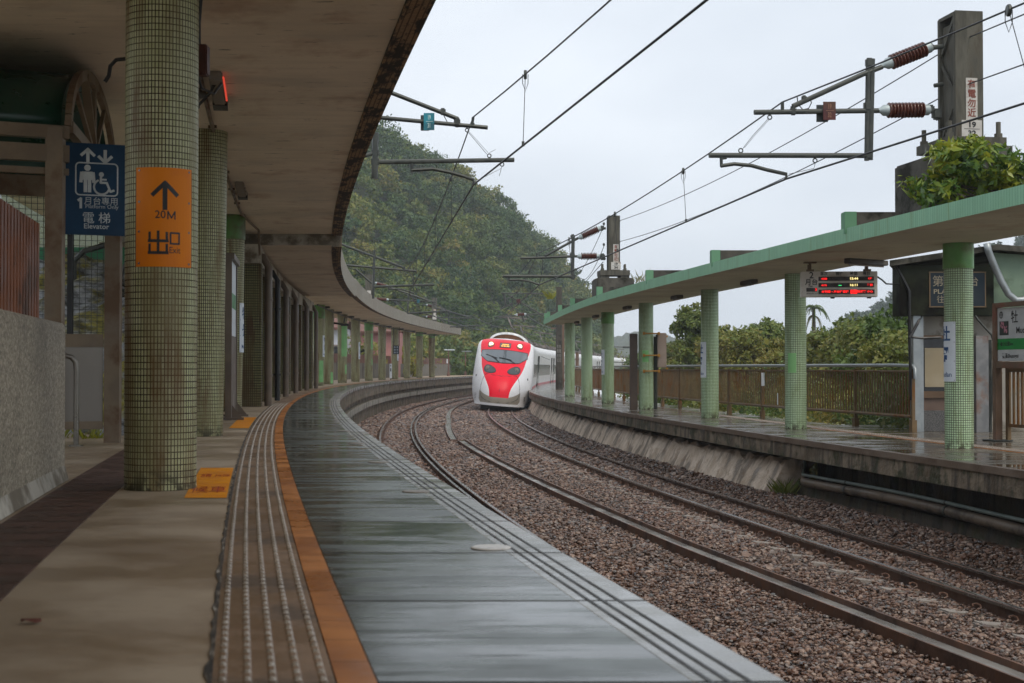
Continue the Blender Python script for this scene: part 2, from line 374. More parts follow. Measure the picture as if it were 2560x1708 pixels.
LEAF_DRY = leafmat('brownish_foliage', [(.10, .145, .025), (.19, .20, .035), (.26, .22, .05), (.24, .15, .05)])
LEAF_YEL = leafmat('yellow_foliage', [(.14, .17, .02), (.30, .30, .03), (.40, .36, .04)])
LEAF_GLOSS = leafmat('glossy_shrub_leaf', [(.03, .085, .02), (.10, .18, .025), (.24, .29, .03), (.46, .42, .04)], rough=.25, scale=2.0)
LEAF_FAR = leafmat('misty_foliage', [(.04, .07, .04), (.06, .09, .045)])
BARK = basic('bark', (.07, .05, .035), (.11, .085, .06), 6, (.8, .95), .4)
EARTH = basic('earth_and_grass', (.05, .06, .022), (.09, .085, .035), .5, (.8, .95), .4)
HILLM = basic('hill_soil', (.03, .04, .016), (.05, .06, .022), .1, (.9, 1), .3)
WHITE = paint('white_sign_enamel', (.72, .77, .82), .35, 0, .04); BLUETXT = paint('blue_lettering', (.012, .07, .2), .4)
BLACK = paint('black_lettering', (.012, .012, .012), .45); NAVY = paint('navy_sign', (.008, .045, .10), .35)
PALETXT = paint('pale_lettering', (.55, .6, .6), .5); EXITOR = basic('orange_sign_enamel', (.70, .17, .002), (.78, .22, .003), 2.0, (.3, .45))
STICK = basic('orange_floor_sticker', (.85, .27, .002), (.92, .34, .003), 6, (.35, .5)); REDTXT = paint('red_print', (.45, .03, .008), .5)
STEEL = basic('stainless_steel', (.17, .155, .13), (.20, .18, .155), 3, (.25, .4), metal=.8, stretch=(1, 1, .2))
PAINTSTEEL = basic('cream_painted_steel', (.16, .115, .07), (.22, .165, .105), 3, (.45, .65), grime=(.12, .065, .03))
GALV = basic('galvanised_steel', (.30, .33, .34), (.38, .41, .42), 5, (.35, .5), metal=.55)
IRON = basic('dark_pipe_steel', (.045, .05, .045), (.075, .08, .07), 6, (.4, .6), metal=.4)
WIRE = paint('wire_metal', (.035, .037, .04), .5, .3); PORC = basic('brown_porcelain', (.09, .026, .016), (.13, .04, .025), 8, (.15, .25))
CAPGREY = basic('insulator_cap', (.36, .42, .43), (.44, .5, .5), 6, (.4, .55), metal=.3)
BROWNF = basic('brown_fence_steel', (.15, .098, .05), (.22, .15, .08), 3, (.35, .55), grime=(.19, .085, .025), metal=.3)
REDBROWN = basic('red_brown_slats', (.20, .06, .02), (.28, .09, .03), 3, (.5, .7), grime=(.10, .045, .025))
for _m in (EXITOR, STICK, NAVY, ORANGE, CONC_DARK, MAST, BROWNF): _m.node_tree.nodes['Principled BSDF'].inputs['Specular IOR Level'].default_value = .22
# ------------------------------------------------------------------ the setting: ground, ballast, platforms
def frange(a, b, st): n = max(1, int(round((b-a)/st))); return [a + (b-a)*i/n for i in range(n+1)]
def sweep(mb, prof, ds, zf=None, closed=False, caps=False, of=None):  # prof: (offset from first track, z, material of the next face)
    k = len(prof); vs = []; L = []; s = 0; pp = None
    for d in ds:
        p0 = P(d, prof[0][0])
        if pp is not None: s += (p0-pp).length
        pp = p0; L.append(s + ds[0])
        for q in prof:
            z = q[1] + (zf(d) if zf else 0); vs.append(P(d, q[0] + (of(d, q[0]) if of else 0), z))
    cv = [0]
    for i in range(1, k+1):
        a, b = prof[i-1], prof[i % k]; cv.append(cv[-1] + math.hypot(b[0]-a[0], b[1]-a[1]))
    o = len(mb.v); mb.v += [tuple(v) for v in vs]
    segs = k if closed else k-1
    for j in range(len(ds)-1):
        for i in range(segs):
            a = o+j*k+i; b = o+j*k+(i+1) % k; c = o+(j+1)*k+(i+1) % k; d_ = o+(j+1)*k+i
            mb.f.append([a, d_, c, b]); mb.mi.append(prof[i][2])
            mb.uv.append([(L[j], cv[i]), (L[j+1], cv[i]), (L[j+1], cv[i+1]), (L[j], cv[i+1])])
    if caps:
        for j, rev in ((0, False), (len(ds)-1, True)):
            f = [o+j*k+i for i in range(k)]
            mb.f.append(f[::-1] if rev else f); mb.mi.append(caps if isinstance(caps, int) and not isinstance(caps, bool) else prof[0][2])
            mb.uv.append([(prof[i][0], prof[i][1]) for i in (range(k-1, -1, -1) if rev else range(k))])
    return mb

mb = MB(); mb.add([(-640, -90, -.75), (640, -90, -.75), (640, 890, -.75), (-640, 890, -.75)], [(0, 1, 2, 3)])
struct(mb.build('ground', EARTH))

BZ_O = [-2.6, -1.9, -1.2, -.56, 0, .56, 1.3, 2.07, 2.8, 3.5, 4.15, 4.8, 5.4, 6.2, 7]
BZ_Z = [-.2, -.17, -.11, -.125, -.15, -.14, -.09, -.1, -.075, -.085, -.13, -.16, -.03, .01, .01]
def bz(off): return float(np.interp(off, BZ_O, BZ_Z))
mb = MB()
sweep(mb, [(o, bz(o) - .02, 0) for o in np.arange(-2.4, 6.9, .3)], frange(-4, 40, 1) + frange(42, 250, 2))
struct(mb.build('ballast_bed', BED, smooth=True), 'structure')

# loose stones: thousands nobody could count
ico = bmesh.new(); bmesh.ops.create_icosphere(ico, subdivisions=1, radius=1)
IV = np.array([v.co[:] for v in ico.verts]); IF = np.array([[v.index for v in f.verts] for f in ico.faces]); ico.free()
def stones():
    VS, FS = [], []; base = 0
    for d0, d1, n, sz in ((3.2, 8, 22000, .0175), (8, 15, 42000, .018), (15, 28, 50000, .023), (28, 52, 34000, .034), (52, 100, 22000, .055)):
        d = RNG.uniform(d0, d1, n); off = RNG.uniform(-1.75, 5.75, n)
        if d0 < 20:                                           # only where the platform does not hide them
            k = off > -1.5 + 2.0*np.clip((14-d)/14, 0, 1); d, off = d[k], off[k]; n = len(d)
        x = np.interp(d, _dd, _xx); s = np.interp(d, KN, KS); q = 1/np.sqrt(1+s*s)
        X = x + off/q; Y = d; Z = np.interp(off, BZ_O, BZ_Z) + RNG.uniform(-.012, .022, n)
        sc = sz*RNG.lognormal(0, .3, n)[:, None]*np.stack([RNG.uniform(.75, 1.35, n), RNG.uniform(.6, 1.0, n), RNG.uniform(.45, .8, n)], 1)
        V = IV[None]*(1 + RNG.uniform(-.22, .22, (n, 12, 1)))*sc[:, None]
        a = RNG.uniform(0, 6.28, n); b = RNG.uniform(-.7, .7, n); ca, sa, cb, sb = np.cos(a), np.sin(a), np.cos(b), np.sin(b)
        y2 = V[..., 1]*cb[:, None] - V[..., 2]*sb[:, None]; z2 = V[..., 1]*sb[:, None] + V[..., 2]*cb[:, None]
        x3 = V[..., 0]*ca[:, None] - y2*sa[:, None]; y3 = V[..., 0]*sa[:, None] + y2*ca[:, None]
        V = np.stack([x3 + X[:, None], y3 + Y[:, None], z2 + Z[:, None]], -1).reshape(-1, 3)
        F = (IF[None] + (np.arange(n)*12)[:, None, None]).reshape(-1, 3) + base
        VS.append(V); FS.append(F); base += n*12
    o = np_obj('ballast_stones', np.concatenate(VS), np.concatenate(FS), STONE)
    struct(o, 'stuff', 'brown wet ballast stones lying between and beside the rails'); o['category'] = 'gravel'
stones()

# left platform ------------------------------------------------
ds = frange(-8, 40, .5) + frange(41, 140, 1)
e = EDGE
mb = MB()
sweep(mb, [(e-7, ZL-.3, 3), (e-7, ZL, 0), (e-1.367, ZL, 4), (e-1.365, ZL-.004, 1), (e-.968, ZL-.004, 4), (e-.966, ZL, 1), (e-.22, ZL, 4), (e-.218, ZL+.001, 2), (e, ZL+.001, 2), (e, ZL-.09, 3),
           (e-.04, ZL-.10, 3), (e-.04, ZL-.5, 3), (e-.2, ZL-.52, 3), (e-.2, ZL-.7, 3), (e-.03, ZL-.72, 4), (e-.03, ZL-.95, 3), (e-.14, ZL-.99, 3), (e-.14, -.5, 3)], ds)
pl = struct(mb.build('platform_left', [FLOOR_L, WET_L, COPING, MOSSY, CONC]), 'structure', 'left platform with wet slabs and a pale grooved edge')
mb = MB()
for o in (.085, .137, .18): sweep(mb, [(e-o-.006, ZL+.0032, 0), (e-o+.006, ZL+.0032, 0)], ds)
struct(mb.build('platform_edge_grooves', paint('groove_shadow_dirt', (.03, .03, .028), .6)), 'structure')
mb = MB(); sweep(mb, [(e-1.066, ZL-.01, 0), (e-1.066, ZL+.004, 0), (e-.972, ZL+.004, 0), (e-.972, ZL-.01, 0)], ds)
struct(mb.build('orange_line', ORANGE), 'structure', 'orange line of tiles along the left platform')
mb = MB(); sweep(mb, [(e-1.365, ZL-.01, 0), (e-1.365, ZL+.004, 0), (e-1.07, ZL+.004, 0), (e-1.07, ZL-.01, 0)], ds)
mb.m = 1
for r in range(5):
    o = 1.098 + r*.060; d = 2.6
    while d < 30:
        c = E(d, o, ZL+.004); n = 6
        mb.add([c + Vector((.011*math.cos(2*PI*i/n), .014*math.sin(2*PI*i/n), .0)) for i in range(n)] + [c + Vector((.006*math.cos(2*PI*i/n), .008*math.sin(2*PI*i/n), .0085)) for i in range(n)],
               [(i, (i+1) % n, n+(i+1) % n, n+i) for i in range(n)] + [tuple(range(n, 2*n))]); d += .085 if d < 16 else .06
    mb.m = 0
    sweep(mb, [(e-o-.011, ZL+.004, 0), (e-o-.006, ZL+.006, 0), (e-o+.006, ZL+.006, 0), (e-o+.011, ZL+.004, 0)], [x for x in ds if x > 0])
    mb.m = 1
struct(mb.build('tactile_paving', [TACT, TACT_DOT]), 'structure', 'studded tactile strip beside the orange line')
mb = MB()
for i in range(52):                                           # grating cover slabs
    d = -3 + i*.5
    sweep(mb, [(e-2.44, ZL+.001, 0), (e-2.44, ZL+.006, 0), (e-2.06, ZL+.006, 0), (e-2.06, ZL+.001, 0)], [d, d+.25, d+.488])
    for j in range(3):
        sweep(mb, [(e-2.38+j*.11, ZL+.0075, 0), (e-2.31+j*.11, ZL+.0075, 0)], [d+.22, d+.28])
struct(mb.build('drain_cover_strip', DRAIN), 'structure', 'rusty brown drain covers along the left platform wall')

mb = MB(); rn_ = random.Random(12); dd_ = frange(1, 40, .09)
A = [1.376 + rn_.uniform(-.005, .009) for _ in dd_]; o0 = len(mb.v)
for d, o in zip(dd_, A): mb.v += [tuple(E(d, 1.362, ZL+.0042)), tuple(E(d, o, ZL+.0042))]
for j in range(len(dd_)-1): mb.f.append([2*j, 2*j+1, 2*j+3, 2*j+2]); mb.mi.append(0); mb.uv.append([(dd_[j], 0), (dd_[j], .03), (dd_[j+1], .03), (dd_[j+1], 0)])
struct(mb.build('floor_joint', EDGE_DIRT), 'structure')
# white disc markers near the edge, orange stickers
def disc_marker(d, label, c):
    mb = MB(); p = E(d, .262, ZL+.001); mb.lathe((0, 0, 0), (0, 0, .006), [(0, .086), (.6, .085), (1, .078)], 28)
    tag(mb.build('floor_disc', c, loc=p), label, 'floor marker', 'round markers set along the platform edge')
DISCW = paint('disc_white', (.42, .40, .37), .3); DISCT = paint('disc_tan', (.13, .105, .075), .35)
for k, (d, l, m) in enumerate(((6.0, 'white round marker on wet platform edge, nearest of the row', DISCW),
        (8.7, 'brownish round marker on platform edge, second of the row', DISCT), (11.4, 'brownish round marker on platform edge, third of the row', DISCT),
        (14.2, 'small brown round marker on platform edge, fourth of the row', DISCT), (17.0, 'small brown round marker on platform edge, farthest of the row', DISCT))): disc_marker(d, l, m)

def sticker(d0, d1, label, marks):
    mb = MB(); sweep(mb, [(e-1.635, ZL+.003, 0), (e-1.392, ZL+.003, 0)], frange(d0, d1, .25))
    o = tag(mb.build('floor_sticker', STICK), label, 'sticker', 'orange stickers beside the tactile strip')
    if marks:
        m2 = MB(); fn = lambda v, dd, oo: E(dd + v[1], oo - v[0], ZL+.0045)
        for (s, dd, oo, sz, sy) in marks:
            V, F = text(s, sz); m2.add([fn((v[0], v[1]*sy), dd, oo) for v in V], F)
        m2.build('lettering', REDTXT, o)
sticker(8.28, 10.75, 'worn orange floor sticker with red print beside nearest column', [('候', 8.8, 1.565, .11, 4.4), ('車', 8.8, 1.455, .11, 4.4), ('請', 9.95, 1.565, .08, 4), ('排隊', 9.95, 1.455, .055, 4)])
sticker(17.8, 21.6, 'plain orange floor sticker beside the notice board stand', [])
def leaf_on(name, p, label, c):
    mb = MB(); n = 7
    mb.add([Vector((.03*math.cos(i*2*PI/n)*(1+.3*(i % 2)), .022*math.sin(i*2*PI/n), .004 + .008*(i % 2))) for i in range(n)], [tuple(range(n))])
    tag(mb.build(name, c, loc=p), label, 'leaf')
leaf_on('fallen_leaf', on_z(78, 1558, ZL+.002), 'small dark red leaf lying on the bare concrete floor', paint('red_leaf', (.12, .03, .015), .6))

# right platform ------------------------------------------------
r = REDGE
dsr = frange(-6, 40, .5) + frange(41, 118, 1)
mb = MB()
sweep(mb, [(r+.02, ZR-.32, 1), (r+.03, ZR-.09, 1), (r, ZR-.085, 2), (r, ZR, 2), (r+.10, ZR, 0), (r+2.75, ZR, 1), (r+2.75, ZR-.7, 1)], dsr)
sweep(mb, [(r+2.75, ZR-.002, 0), (r+14, ZR-.002, 1), (r+14, -.6, 1)], frange(-6, 28.5, .5))
sweep(mb, [(r+1.0, ZR-.34, 3), (r+.02, ZR-.32, 1)][::-1], dsr)
struct(mb.build('platform_right', [WET_R, MOSSY, basic('nose_brick', (.11, .075, .05), (.16, .115, .08), 4, (.35, .6), .3), CONC_DARK]), 'structure', 'right platform with wet slabs and mossy edge')
mb = MB()
sweep(mb, [(r+1.75, ZR+.003, 0), (r+2.05, ZR+.003, 0)], frange(4, 60, .5)); mb.m = 1
for rr in range(5):
    d = 14.0
    while d < 34:
        p = P(d, r+1.79+rr*.055, ZR+.003); n = 6
        mb.add([p + Vector((.014*math.cos(2*PI*i/n), .014*math.sin(2*PI*i/n), 0)) for i in range(n)] + [p + Vector((.008*math.cos(2*PI*i/n), .008*math.sin(2*PI*i/n), .007)) for i in range(n)],
               [(i, (i+1) % n, n+(i+1) % n, n+i) for i in range(n)] + [tuple(range(n, 2*n))]); d += .07
mb.m = 2; sweep(mb, [(r+1.66, ZR+.003, 2), (r+1.72, ZR+.003, 2)], frange(19, 27, .5))
struct(mb.build('tactile_paving_right', [basic('pinkish_tactile', (.11, .078, .052), (.16, .11, .078), 3, (.15, .35)), basic('wet_pinkish_stud', (.13, .095, .07), (.19, .15, .12), 9, (.25, .4)), ORANGE]), 'structure')
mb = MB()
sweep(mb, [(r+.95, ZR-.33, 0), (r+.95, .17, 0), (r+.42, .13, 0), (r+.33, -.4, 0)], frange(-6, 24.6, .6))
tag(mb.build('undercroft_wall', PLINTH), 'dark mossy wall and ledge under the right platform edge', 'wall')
mb = MB(); ds2 = frange(24.1, 118, .3); kk = len(ds2)
vs, fs, uv = [], [], []
prof = [(r-.18, -.45), (r-.12, -.2), (r-.02, .0), (r+.1, .25), (r+.2, .44), (r+.27, .52), (r+.42, .54), (r+.8, .54)]
rg = random.Random(3)
for j, d in enumerate(ds2):
    w = rg.uniform(-.045, .045)
    for i, (o, z) in enumerate(prof):
        jt = rg.uniform(-.012, .012) + w*(.8 if i in (4, 5) else .3)
        vs.append(P(d + .02*rg.uniform(-1, 1), o + jt, z + (rg.uniform(-.06, .05) if i in (4, 5, 6) else 0)))
k = len(prof); fs = [(j*k+i, (j+1)*k+i, (j+1)*k+i+1, j*k+i+1) for j in range(kk-1) for i in range(k-1)] + [tuple(range(k))]
mb.add(vs, fs)
tag(mb.build('stone_revetment', REVET), 'sloping pale stone footing along the base of right platform', 'wall')
def cable(name, label, o, z, rad, m, wob, group=None):
    mb = MB(); pts = [P(d, r+o+wob*math.sin(d*1.1), z + wob*1.5*math.sin(d*.7+o)) for d in frange(4, 23.4, .4)] + [P(23.9, r+.5, z+.1), P(24.3, r+.6, z+.25)]
    mb.tube(pts, rad, 8); t_ = tag(mb.build(name, m, smooth=True), label, 'pipe', group); 
    m2 = MB()
    for d in (8, 11.5, 15, 18.3, 21.5): m2.tube([P(d-.02, r+o+wob*math.sin(d*1.1), z+wob*1.5*math.sin(d*.7+o)), P(d+.02, r+o+wob*math.sin(d*1.1), z+wob*1.5*math.sin(d*.7+o))], rad*1.18, 8)
    m2.build('pipe_clamp', IRON, t_)
cable('conduit_pipe', 'thick brown sagging pipe clipped under the right platform', .30, .24, .07, basic('brown_pipe', (.13, .095, .065), (.19, .14, .1), 3, (.4, .7), .2, grime=(.06, .045, .03)), .018)
cable('cable_hose', 'thin grey green hose above the brown pipe under platform', .28, .355, .026, basic('grey_hose', (.14, .18, .165), (.2, .24, .22), 3, (.4, .6)), .012)

mb = MB(); sweep(mb, [(r+3.15, ZR-.16, 0), (r+4.4, ZR-.16, 0)], frange(31, 84, 1)); struct(mb.build('path', basic('pale_wet_path', (.55, .56, .56), (.68, .69, .69), 2, (.25, .5))), 'structure')
# ------------------------------------------------------------------ rails
def rail(name, label, off, ztop, d0, d1, group, hd=.068):
    prof = [(-.065, -.15), (-.065, -.14), (-.012, -.125), (-.009, -.042), (-hd/2, -.036), (-hd/2, -.006), (-hd/2+.008, 0), (hd/2-.008, 0), (hd/2, -.006), (hd/2, -.036), (.009, -.042), (.012, -.125), (.065, -.14), (.065, -.15)]
    ds = frange(d0, min(d1, 60), .5) + (frange(61, d1, 1) if d1 > 61 else [])
    mb = MB(); sweep(mb, [(off+x, ztop+z, 0) for x, z in prof], ds, closed=True, caps=True)
    o = tag(mb.build(name, RUST), label, 'rail', group)
    m2 = MB(); sweep(m2, [(off-.024, ztop+.0015, 0), (off+.024, ztop+.0015, 0)], ds); m2.build('running_surface', RAILTOP, o)
    m2 = MB(); sweep(m2, [(off+.0355, ztop-.03, 0), (off+.0355, ztop-.008, 0)] if off < C2 and abs(off-C2) > .3 and off < 3 else [(off-.0355, ztop-.008, 0), (off-.0355, ztop-.03, 0)], ds)
    m2.build('gauge_face', RAILTOP, o)
    return o
GR = 'running rails'
rail('rail', 'outer rail of the empty track, nearest the left platform', -.565, .02, 2, 240, GR)
rail('rail', 'inner rail of the empty track, beside its guard rail', .565, -.02, 2, 240, GR)
rail('rail', 'brown left rail of the track the train stands on', C2-.565, .05, 2, 240, GR)
rail('rail', 'brown right rail of the train track, nearest right platform', C2+.565, -.05, 2, 240, GR)
rail('guard_rail', 'guard rail hugging the inside of the empty track', .42, -.02, 19, 125, None, .05)
def spare(label, ds_off):
    mb = MB(); pts = [P(d, o) for d, o in ds_off]; 
    prof = [(-.12, -.09, 0), (-.12, .03, 0), (-.10, .03, 0), (-.098, .0, 1), (.088, .0, 0), (.09, .05, 0), (.115, .05, 0), (.115, -.09, 0)]
    ds = frange(ds_off[0][0], ds_off[-1][0], .5); of = lambda d: float(np.interp(d, [q[0] for q in ds_off], [q[1] for q in ds_off]))
    vs = []; k = len(prof)
    for d in ds: vs += [P(d, of(d)+o, z-.02) for o, z, _ in prof]
    fi = [(j, i) for j in range(len(ds)-1) for i in range(k-1)]
    o0 = 0; mb.v += [tuple(v) for v in vs]
    for j, i in fi: mb.f.append([j*k+i, (j+1)*k+i, (j+1)*k+i+1, j*k+i+1]); mb.mi.append(prof[i][2]); mb.uv.append(None)
    for j in (0, len(ds)-1): mb.f.append([j*k+i for i in range(k)]); mb.mi.append(0); mb.uv.append(None)
    tag(mb.build('spare_rail', [RUST, WEBGREY]), label, 'spare rail', 'spare rails laid on their side between the tracks')
spare('long grey spare rail lying on its side between the tracks in front', [(3, 2.36), (9.7, 2.34), (17, 2.12), (41.2, 1.78)])
spare('far spare rail curving away beyond the end of the near one', [(42.0, 1.6), (57, 1.85), (77, 1.65), (96, 1.7)])

def sleeper_proto(label, group):
    t = thing('sleeper', label, 'sleeper', group=group)
    mb = MB(); mb.box((0, 0, -.22), (1.95, .22, .12), 0, .015); mb.build('beam', SLEEPER, t)
    for s in (-1, 1):
        for q in (-1, 1):
            c = MB(); x = s*.565 + q*.085
            c.tube([(x-.02, -.05, -.13), (x+.02, -.045, -.115), (x+.028, -.01, -.095), (x+.012, .03, -.088), (x-.02, .045, -.10), (x-.024, .015, -.11)], .009, 5); c.build('clip', RUST, t)
    return t
for nm, off, tilt, d0, d1, lab in (('right', C2, .094, 6.0, 68, 'concrete sleeper half buried in ballast under the train track'), ('left', 0, .037, 16, 90, 'concrete sleeper half buried in ballast under the empty track')):
    g = 'sleepers under the %s' % ('train track' if nm == 'right' else 'empty track'); pr = sleeper_proto(lab, g); d = d0; first = True
    while d < d1:
        o = pr if first else copy_thing(pr); first = False
        o.location = P(d, off, .02); o.rotation_euler = (0, tilt, rotz_at(d)); d += .62

# ------------------------------------------------------------------ canopies
ZS = 4.73
def canopy_seg(d0, d1, zs0, zs1, back, label):
    e2 = EDGE + .02; zf = lambda d: zs0 + (zs1-zs0)*(d-d0)/(d1-d0)
    mb = MB(); ds = frange(d0, d1, 1.0)
    sweep(mb, [(e2-back, .3, 3), (e2-back, 0, 0), (e2-.2, 0, 1), (e2-.198, -.03, 1), (e2, -.03, 2), (e2, .56, 3), (e2-.14, .56, 3), (e2-.14, .3, 3)], ds, zf, closed=True, caps=4)
    return mb.build('canopy_slab', [SOFFIT, LIP, TILE_GREY, CONC_DARK, CONC_PALE], LC)
LC = thing('platform_canopy', 'long concrete canopy curving over the left platform', 'canopy', (0, 0, 0))
canopy_seg(-8, 28, ZS, ZS, 5.2, ''); canopy_seg(28.02, 51, ZS-.22, ZS-.06, 4.6, ''); canopy_seg(51.02, 112.5, ZS, ZS-.02, 3.1, '')
RC = thing('platform_canopy', 'green edged flat canopy over the right platform', 'canopy', (0, 0, 0))
ZSR = ZR + 2.92; f0, f1 = C2+1.17, C2+3.05
def FOF(d, o): k = max(0, min(1, (d-36)/22)); return .42*k*k*(3-2*k) if o < C2+2 else 0.0   # the edge swings in towards its far end
mb = MB(); sweep(mb, [(f0, 0, 1), (f0, .21, 2), (f1, .21, 2), (f1, 0, 0)], frange(1, 58.6, .6), lambda d: ZSR, closed=True, caps=1, of=FOF)
mb.build('canopy_slab', [SOFFIT_R, TILE_FASCIA, CONC_DARK], RC)
COLD_R = [(20.3, 2.80), (26.9, 2.76), (32.4, 2.62), (39.1, 2.55), (45.7, 2.55), (50.6, 2.5), (56.7, 2.5)]
for d in [8, 14.2] + [c[0] for c in COLD_R] + [58.2]:
    mb = MB(); a, b = P(d, f0+FOF(d, f0)+.004, ZSR+.29), P(d, f1-.02, ZSR+.29)
    mb.obox(a.lerp(b, .09), b, .24, .3); o = mb.build('roof_beam', CONC_DARK, RC)
    mb = MB(); mb.obox(a, a.lerp(b, .088), .25, .31); mb.build('beam_end_tile', TILE_FASCIA, o)

# ------------------------------------------------------------------ columns
def column(name_label, loc, r_, h, mat, cap=0.0, patches=(), group=None, rz=0.0, flare=0.0):
    t = thing('tiled_column', name_label, 'column', loc, rz, group)
    mb = MB(); mb.cyl((0, 0, 0), r_, h - cap, 44, r2=r_+flare); mb.build('shaft', mat, t, auto=40)
    if cap:
        mb = MB(); mb.cyl((0, 0, h-cap), r_+flare+.014, cap, 40); mb.build('painted_cap', CAPGREEN, t, auto=40)
    for a0, a1, z0, z1 in patches:
        mb = MB(); mb.arc((0, 0, 0), r_+.001+flare*z1/h, R(a0), R(a1), z0, z1, .002, 10); mb.build('paint_patch', PATCH, t)
    return t
RL = .222; HL = ZS - ZL
GL = 'round tiled columns of the left platform'
LCOL = []
ords = ['', 'second', 'third']
d = 8.98; Lspec = []
Lspec = [(8.96, 1.815, 0, (), 'nearest thick tiled column carrying the orange exit sign'),
         (15.85, 1.855, 0, (), 'plain aged tiled column right behind the exit sign column'),
         (24.6, 1.97, .42, (), 'tiled column with green cap and name plate behind the notice board')]
far = [(59.5, .55, ((-80, -30, .15, 1.05),), 'tiled column with green cap, first beyond the row of downpipes'),
       (63.8, 0, ((-60, -25, .05, .55),), 'dark tiled column with bracket lamp, second beyond the downpipes'),
       (69.8, 0, ((-95, -20, 1.3, 2.9), (-50, -20, .45, .9)), 'tiled column with a broad bright green painted stripe'),
       (75.4, 0, (), 'tiled column with name plate in front of the pink house'),
       (81.1, .5, ((-55, -20, 1.8, 2.7), (-40, -20, .9, 1.25)), 'green capped column with two small green paint patches'),
       (86.9, 0, (), 'tiled column next to the small white signboard on the far platform'),
       (92.6, 0, (), 'tiled column behind the hanging dark sign with white squares'),
       (98.2, 0, (), 'plain tiled column third from the far end of the left canopy'),
       (104.3, .3, (), 'green capped tiled column second from far end of the left canopy'),
       (110.6, .3, (), 'green capped tiled column last under the left canopy end')]
for d, o, cap, pt, lb in Lspec: LCOL.append(column(lb, E(d, o, ZL), RL, HL-.001, TILE_L, cap, pt, GL, rotz_at(d), .04 if d > 10 else .004))
for d, cap, pt, lb in far: LCOL.append(column(lb, E(d, 2.0, ZL), RL, HL-.03, TILE_L, cap, pt, GL, rotz_at(d), .025))
rl = ['right platform column with green cap, in front of the hut', 'right platform column under the train display board',
      'right platform column with name plate and long dark water stain', 'right platform column carrying the grey cable box',
      'green capped right platform column with name plate near canopy end', 'plain slim right platform column second from the canopy end', 'right platform column last before the dark mast']
RCOL = []
for (d, o), lb, cp, pt in zip(COLD_R, rl, (.36, 0, 0, 0, .36, 0, 0), ((), ((215, 262, 1.05, 1.42),), (), ((235, 285, 1.3, 1.62),), (), (), ())):
    RCOL.append(column(lb, P(d, C2+o, ZR), .20, ZSR-ZR-.001, TILE_R, cp, pt, 'round green tiled columns of the right platform', 0))

# curved name plates on columns
def wrapfn(ctr, r_, a_mid, zmid):                            # 2-D text -> wrapped round the column, read from outside
    def fn(v):
        a = a_mid + v[0]/r_; return Vector((ctr[0] + r_*math.cos(a), ctr[1] + r_*math.sin(a), ctr[2] + zmid + v[1]))
    return fn
CH1, CH2, MUD = text('牡', .27, bold=.007, cut=.015), text('丹', .27, bold=.007, cut=.015), text('Mudan', .105, bold=.001, cut=.015)
def name_plate(col, r_, ang, w, z0, z1, label, k=1.0):
    t = thing('name_plate', label, 'name plate', col.location, 0, 'blue lettered station name plates on columns')
    mb = MB(); mb.arc((0, 0, 0), r_+.004, ang-w/2/r_, ang+w/2/r_, z0, z1, .003, 14); mb.build('plate', WHITE, t)
    m2 = MB(); h = z1-z0; rr = r_+.0085; zm = (z0+z1)/2
    for VF, y, s in ((CH1, h*.28, h*.98), (CH2, -h*.06, h*.98), (MUD, -h*.385, h*1.1)):
        V, F = VF; f = wrapfn((0, 0, 0), rr, ang, zm + y); m2.add([f((v[0]*s*k, v[1]*s)) for v in V], F)
    m2.build('lettering', BLUETXT, t)
    m3 = MB()
    for sx in (-1, 1):
        for i in range(4):
            f = wrapfn((0, 0, 0), rr, ang, zm); m3.add([f((sx*(w/2-.012)+.006*math.cos(q*PI/3), (h-.04)*(i/3-.5)+.006*math.sin(q*PI/3))) for q in range(6)], [tuple(range(6))])
    m3.build('screws', IRON, t)
for i, (z0, z1), lb in ((0, (.95, 1.80), 'Mudan name plate on the capped column in front of the hut'), (2, (.92, 1.73), 'Mudan name plate on the water stained right platform column'), (4, (.92, 1.72), 'Mudan name plate on the green capped column near canopy end')):
    d = COLD_R[i][0]; n_ = -norm(d); name_plate(RCOL[i], .20, math.atan2(n_.y, n_.x), .36, z0, z1, lb)
for i, lb in ((2, 'Mudan name plate beside the notice board on the left platform'), (3, 'Mudan name plate on the column beyond the downpipes'), (6, 'Mudan name plate before the pink house'), (9, 'Mudan name plate under the hanging dark sign')):
    c = LCOL[i]; n_ = norm(c.location.y); name_plate(c, RL+(.024 if i < 3 else .016), math.atan2(n_.y, n_.x), .36, 1.02 if i < 3 else 1.2, 1.87 if i < 3 else 2.1, lb)

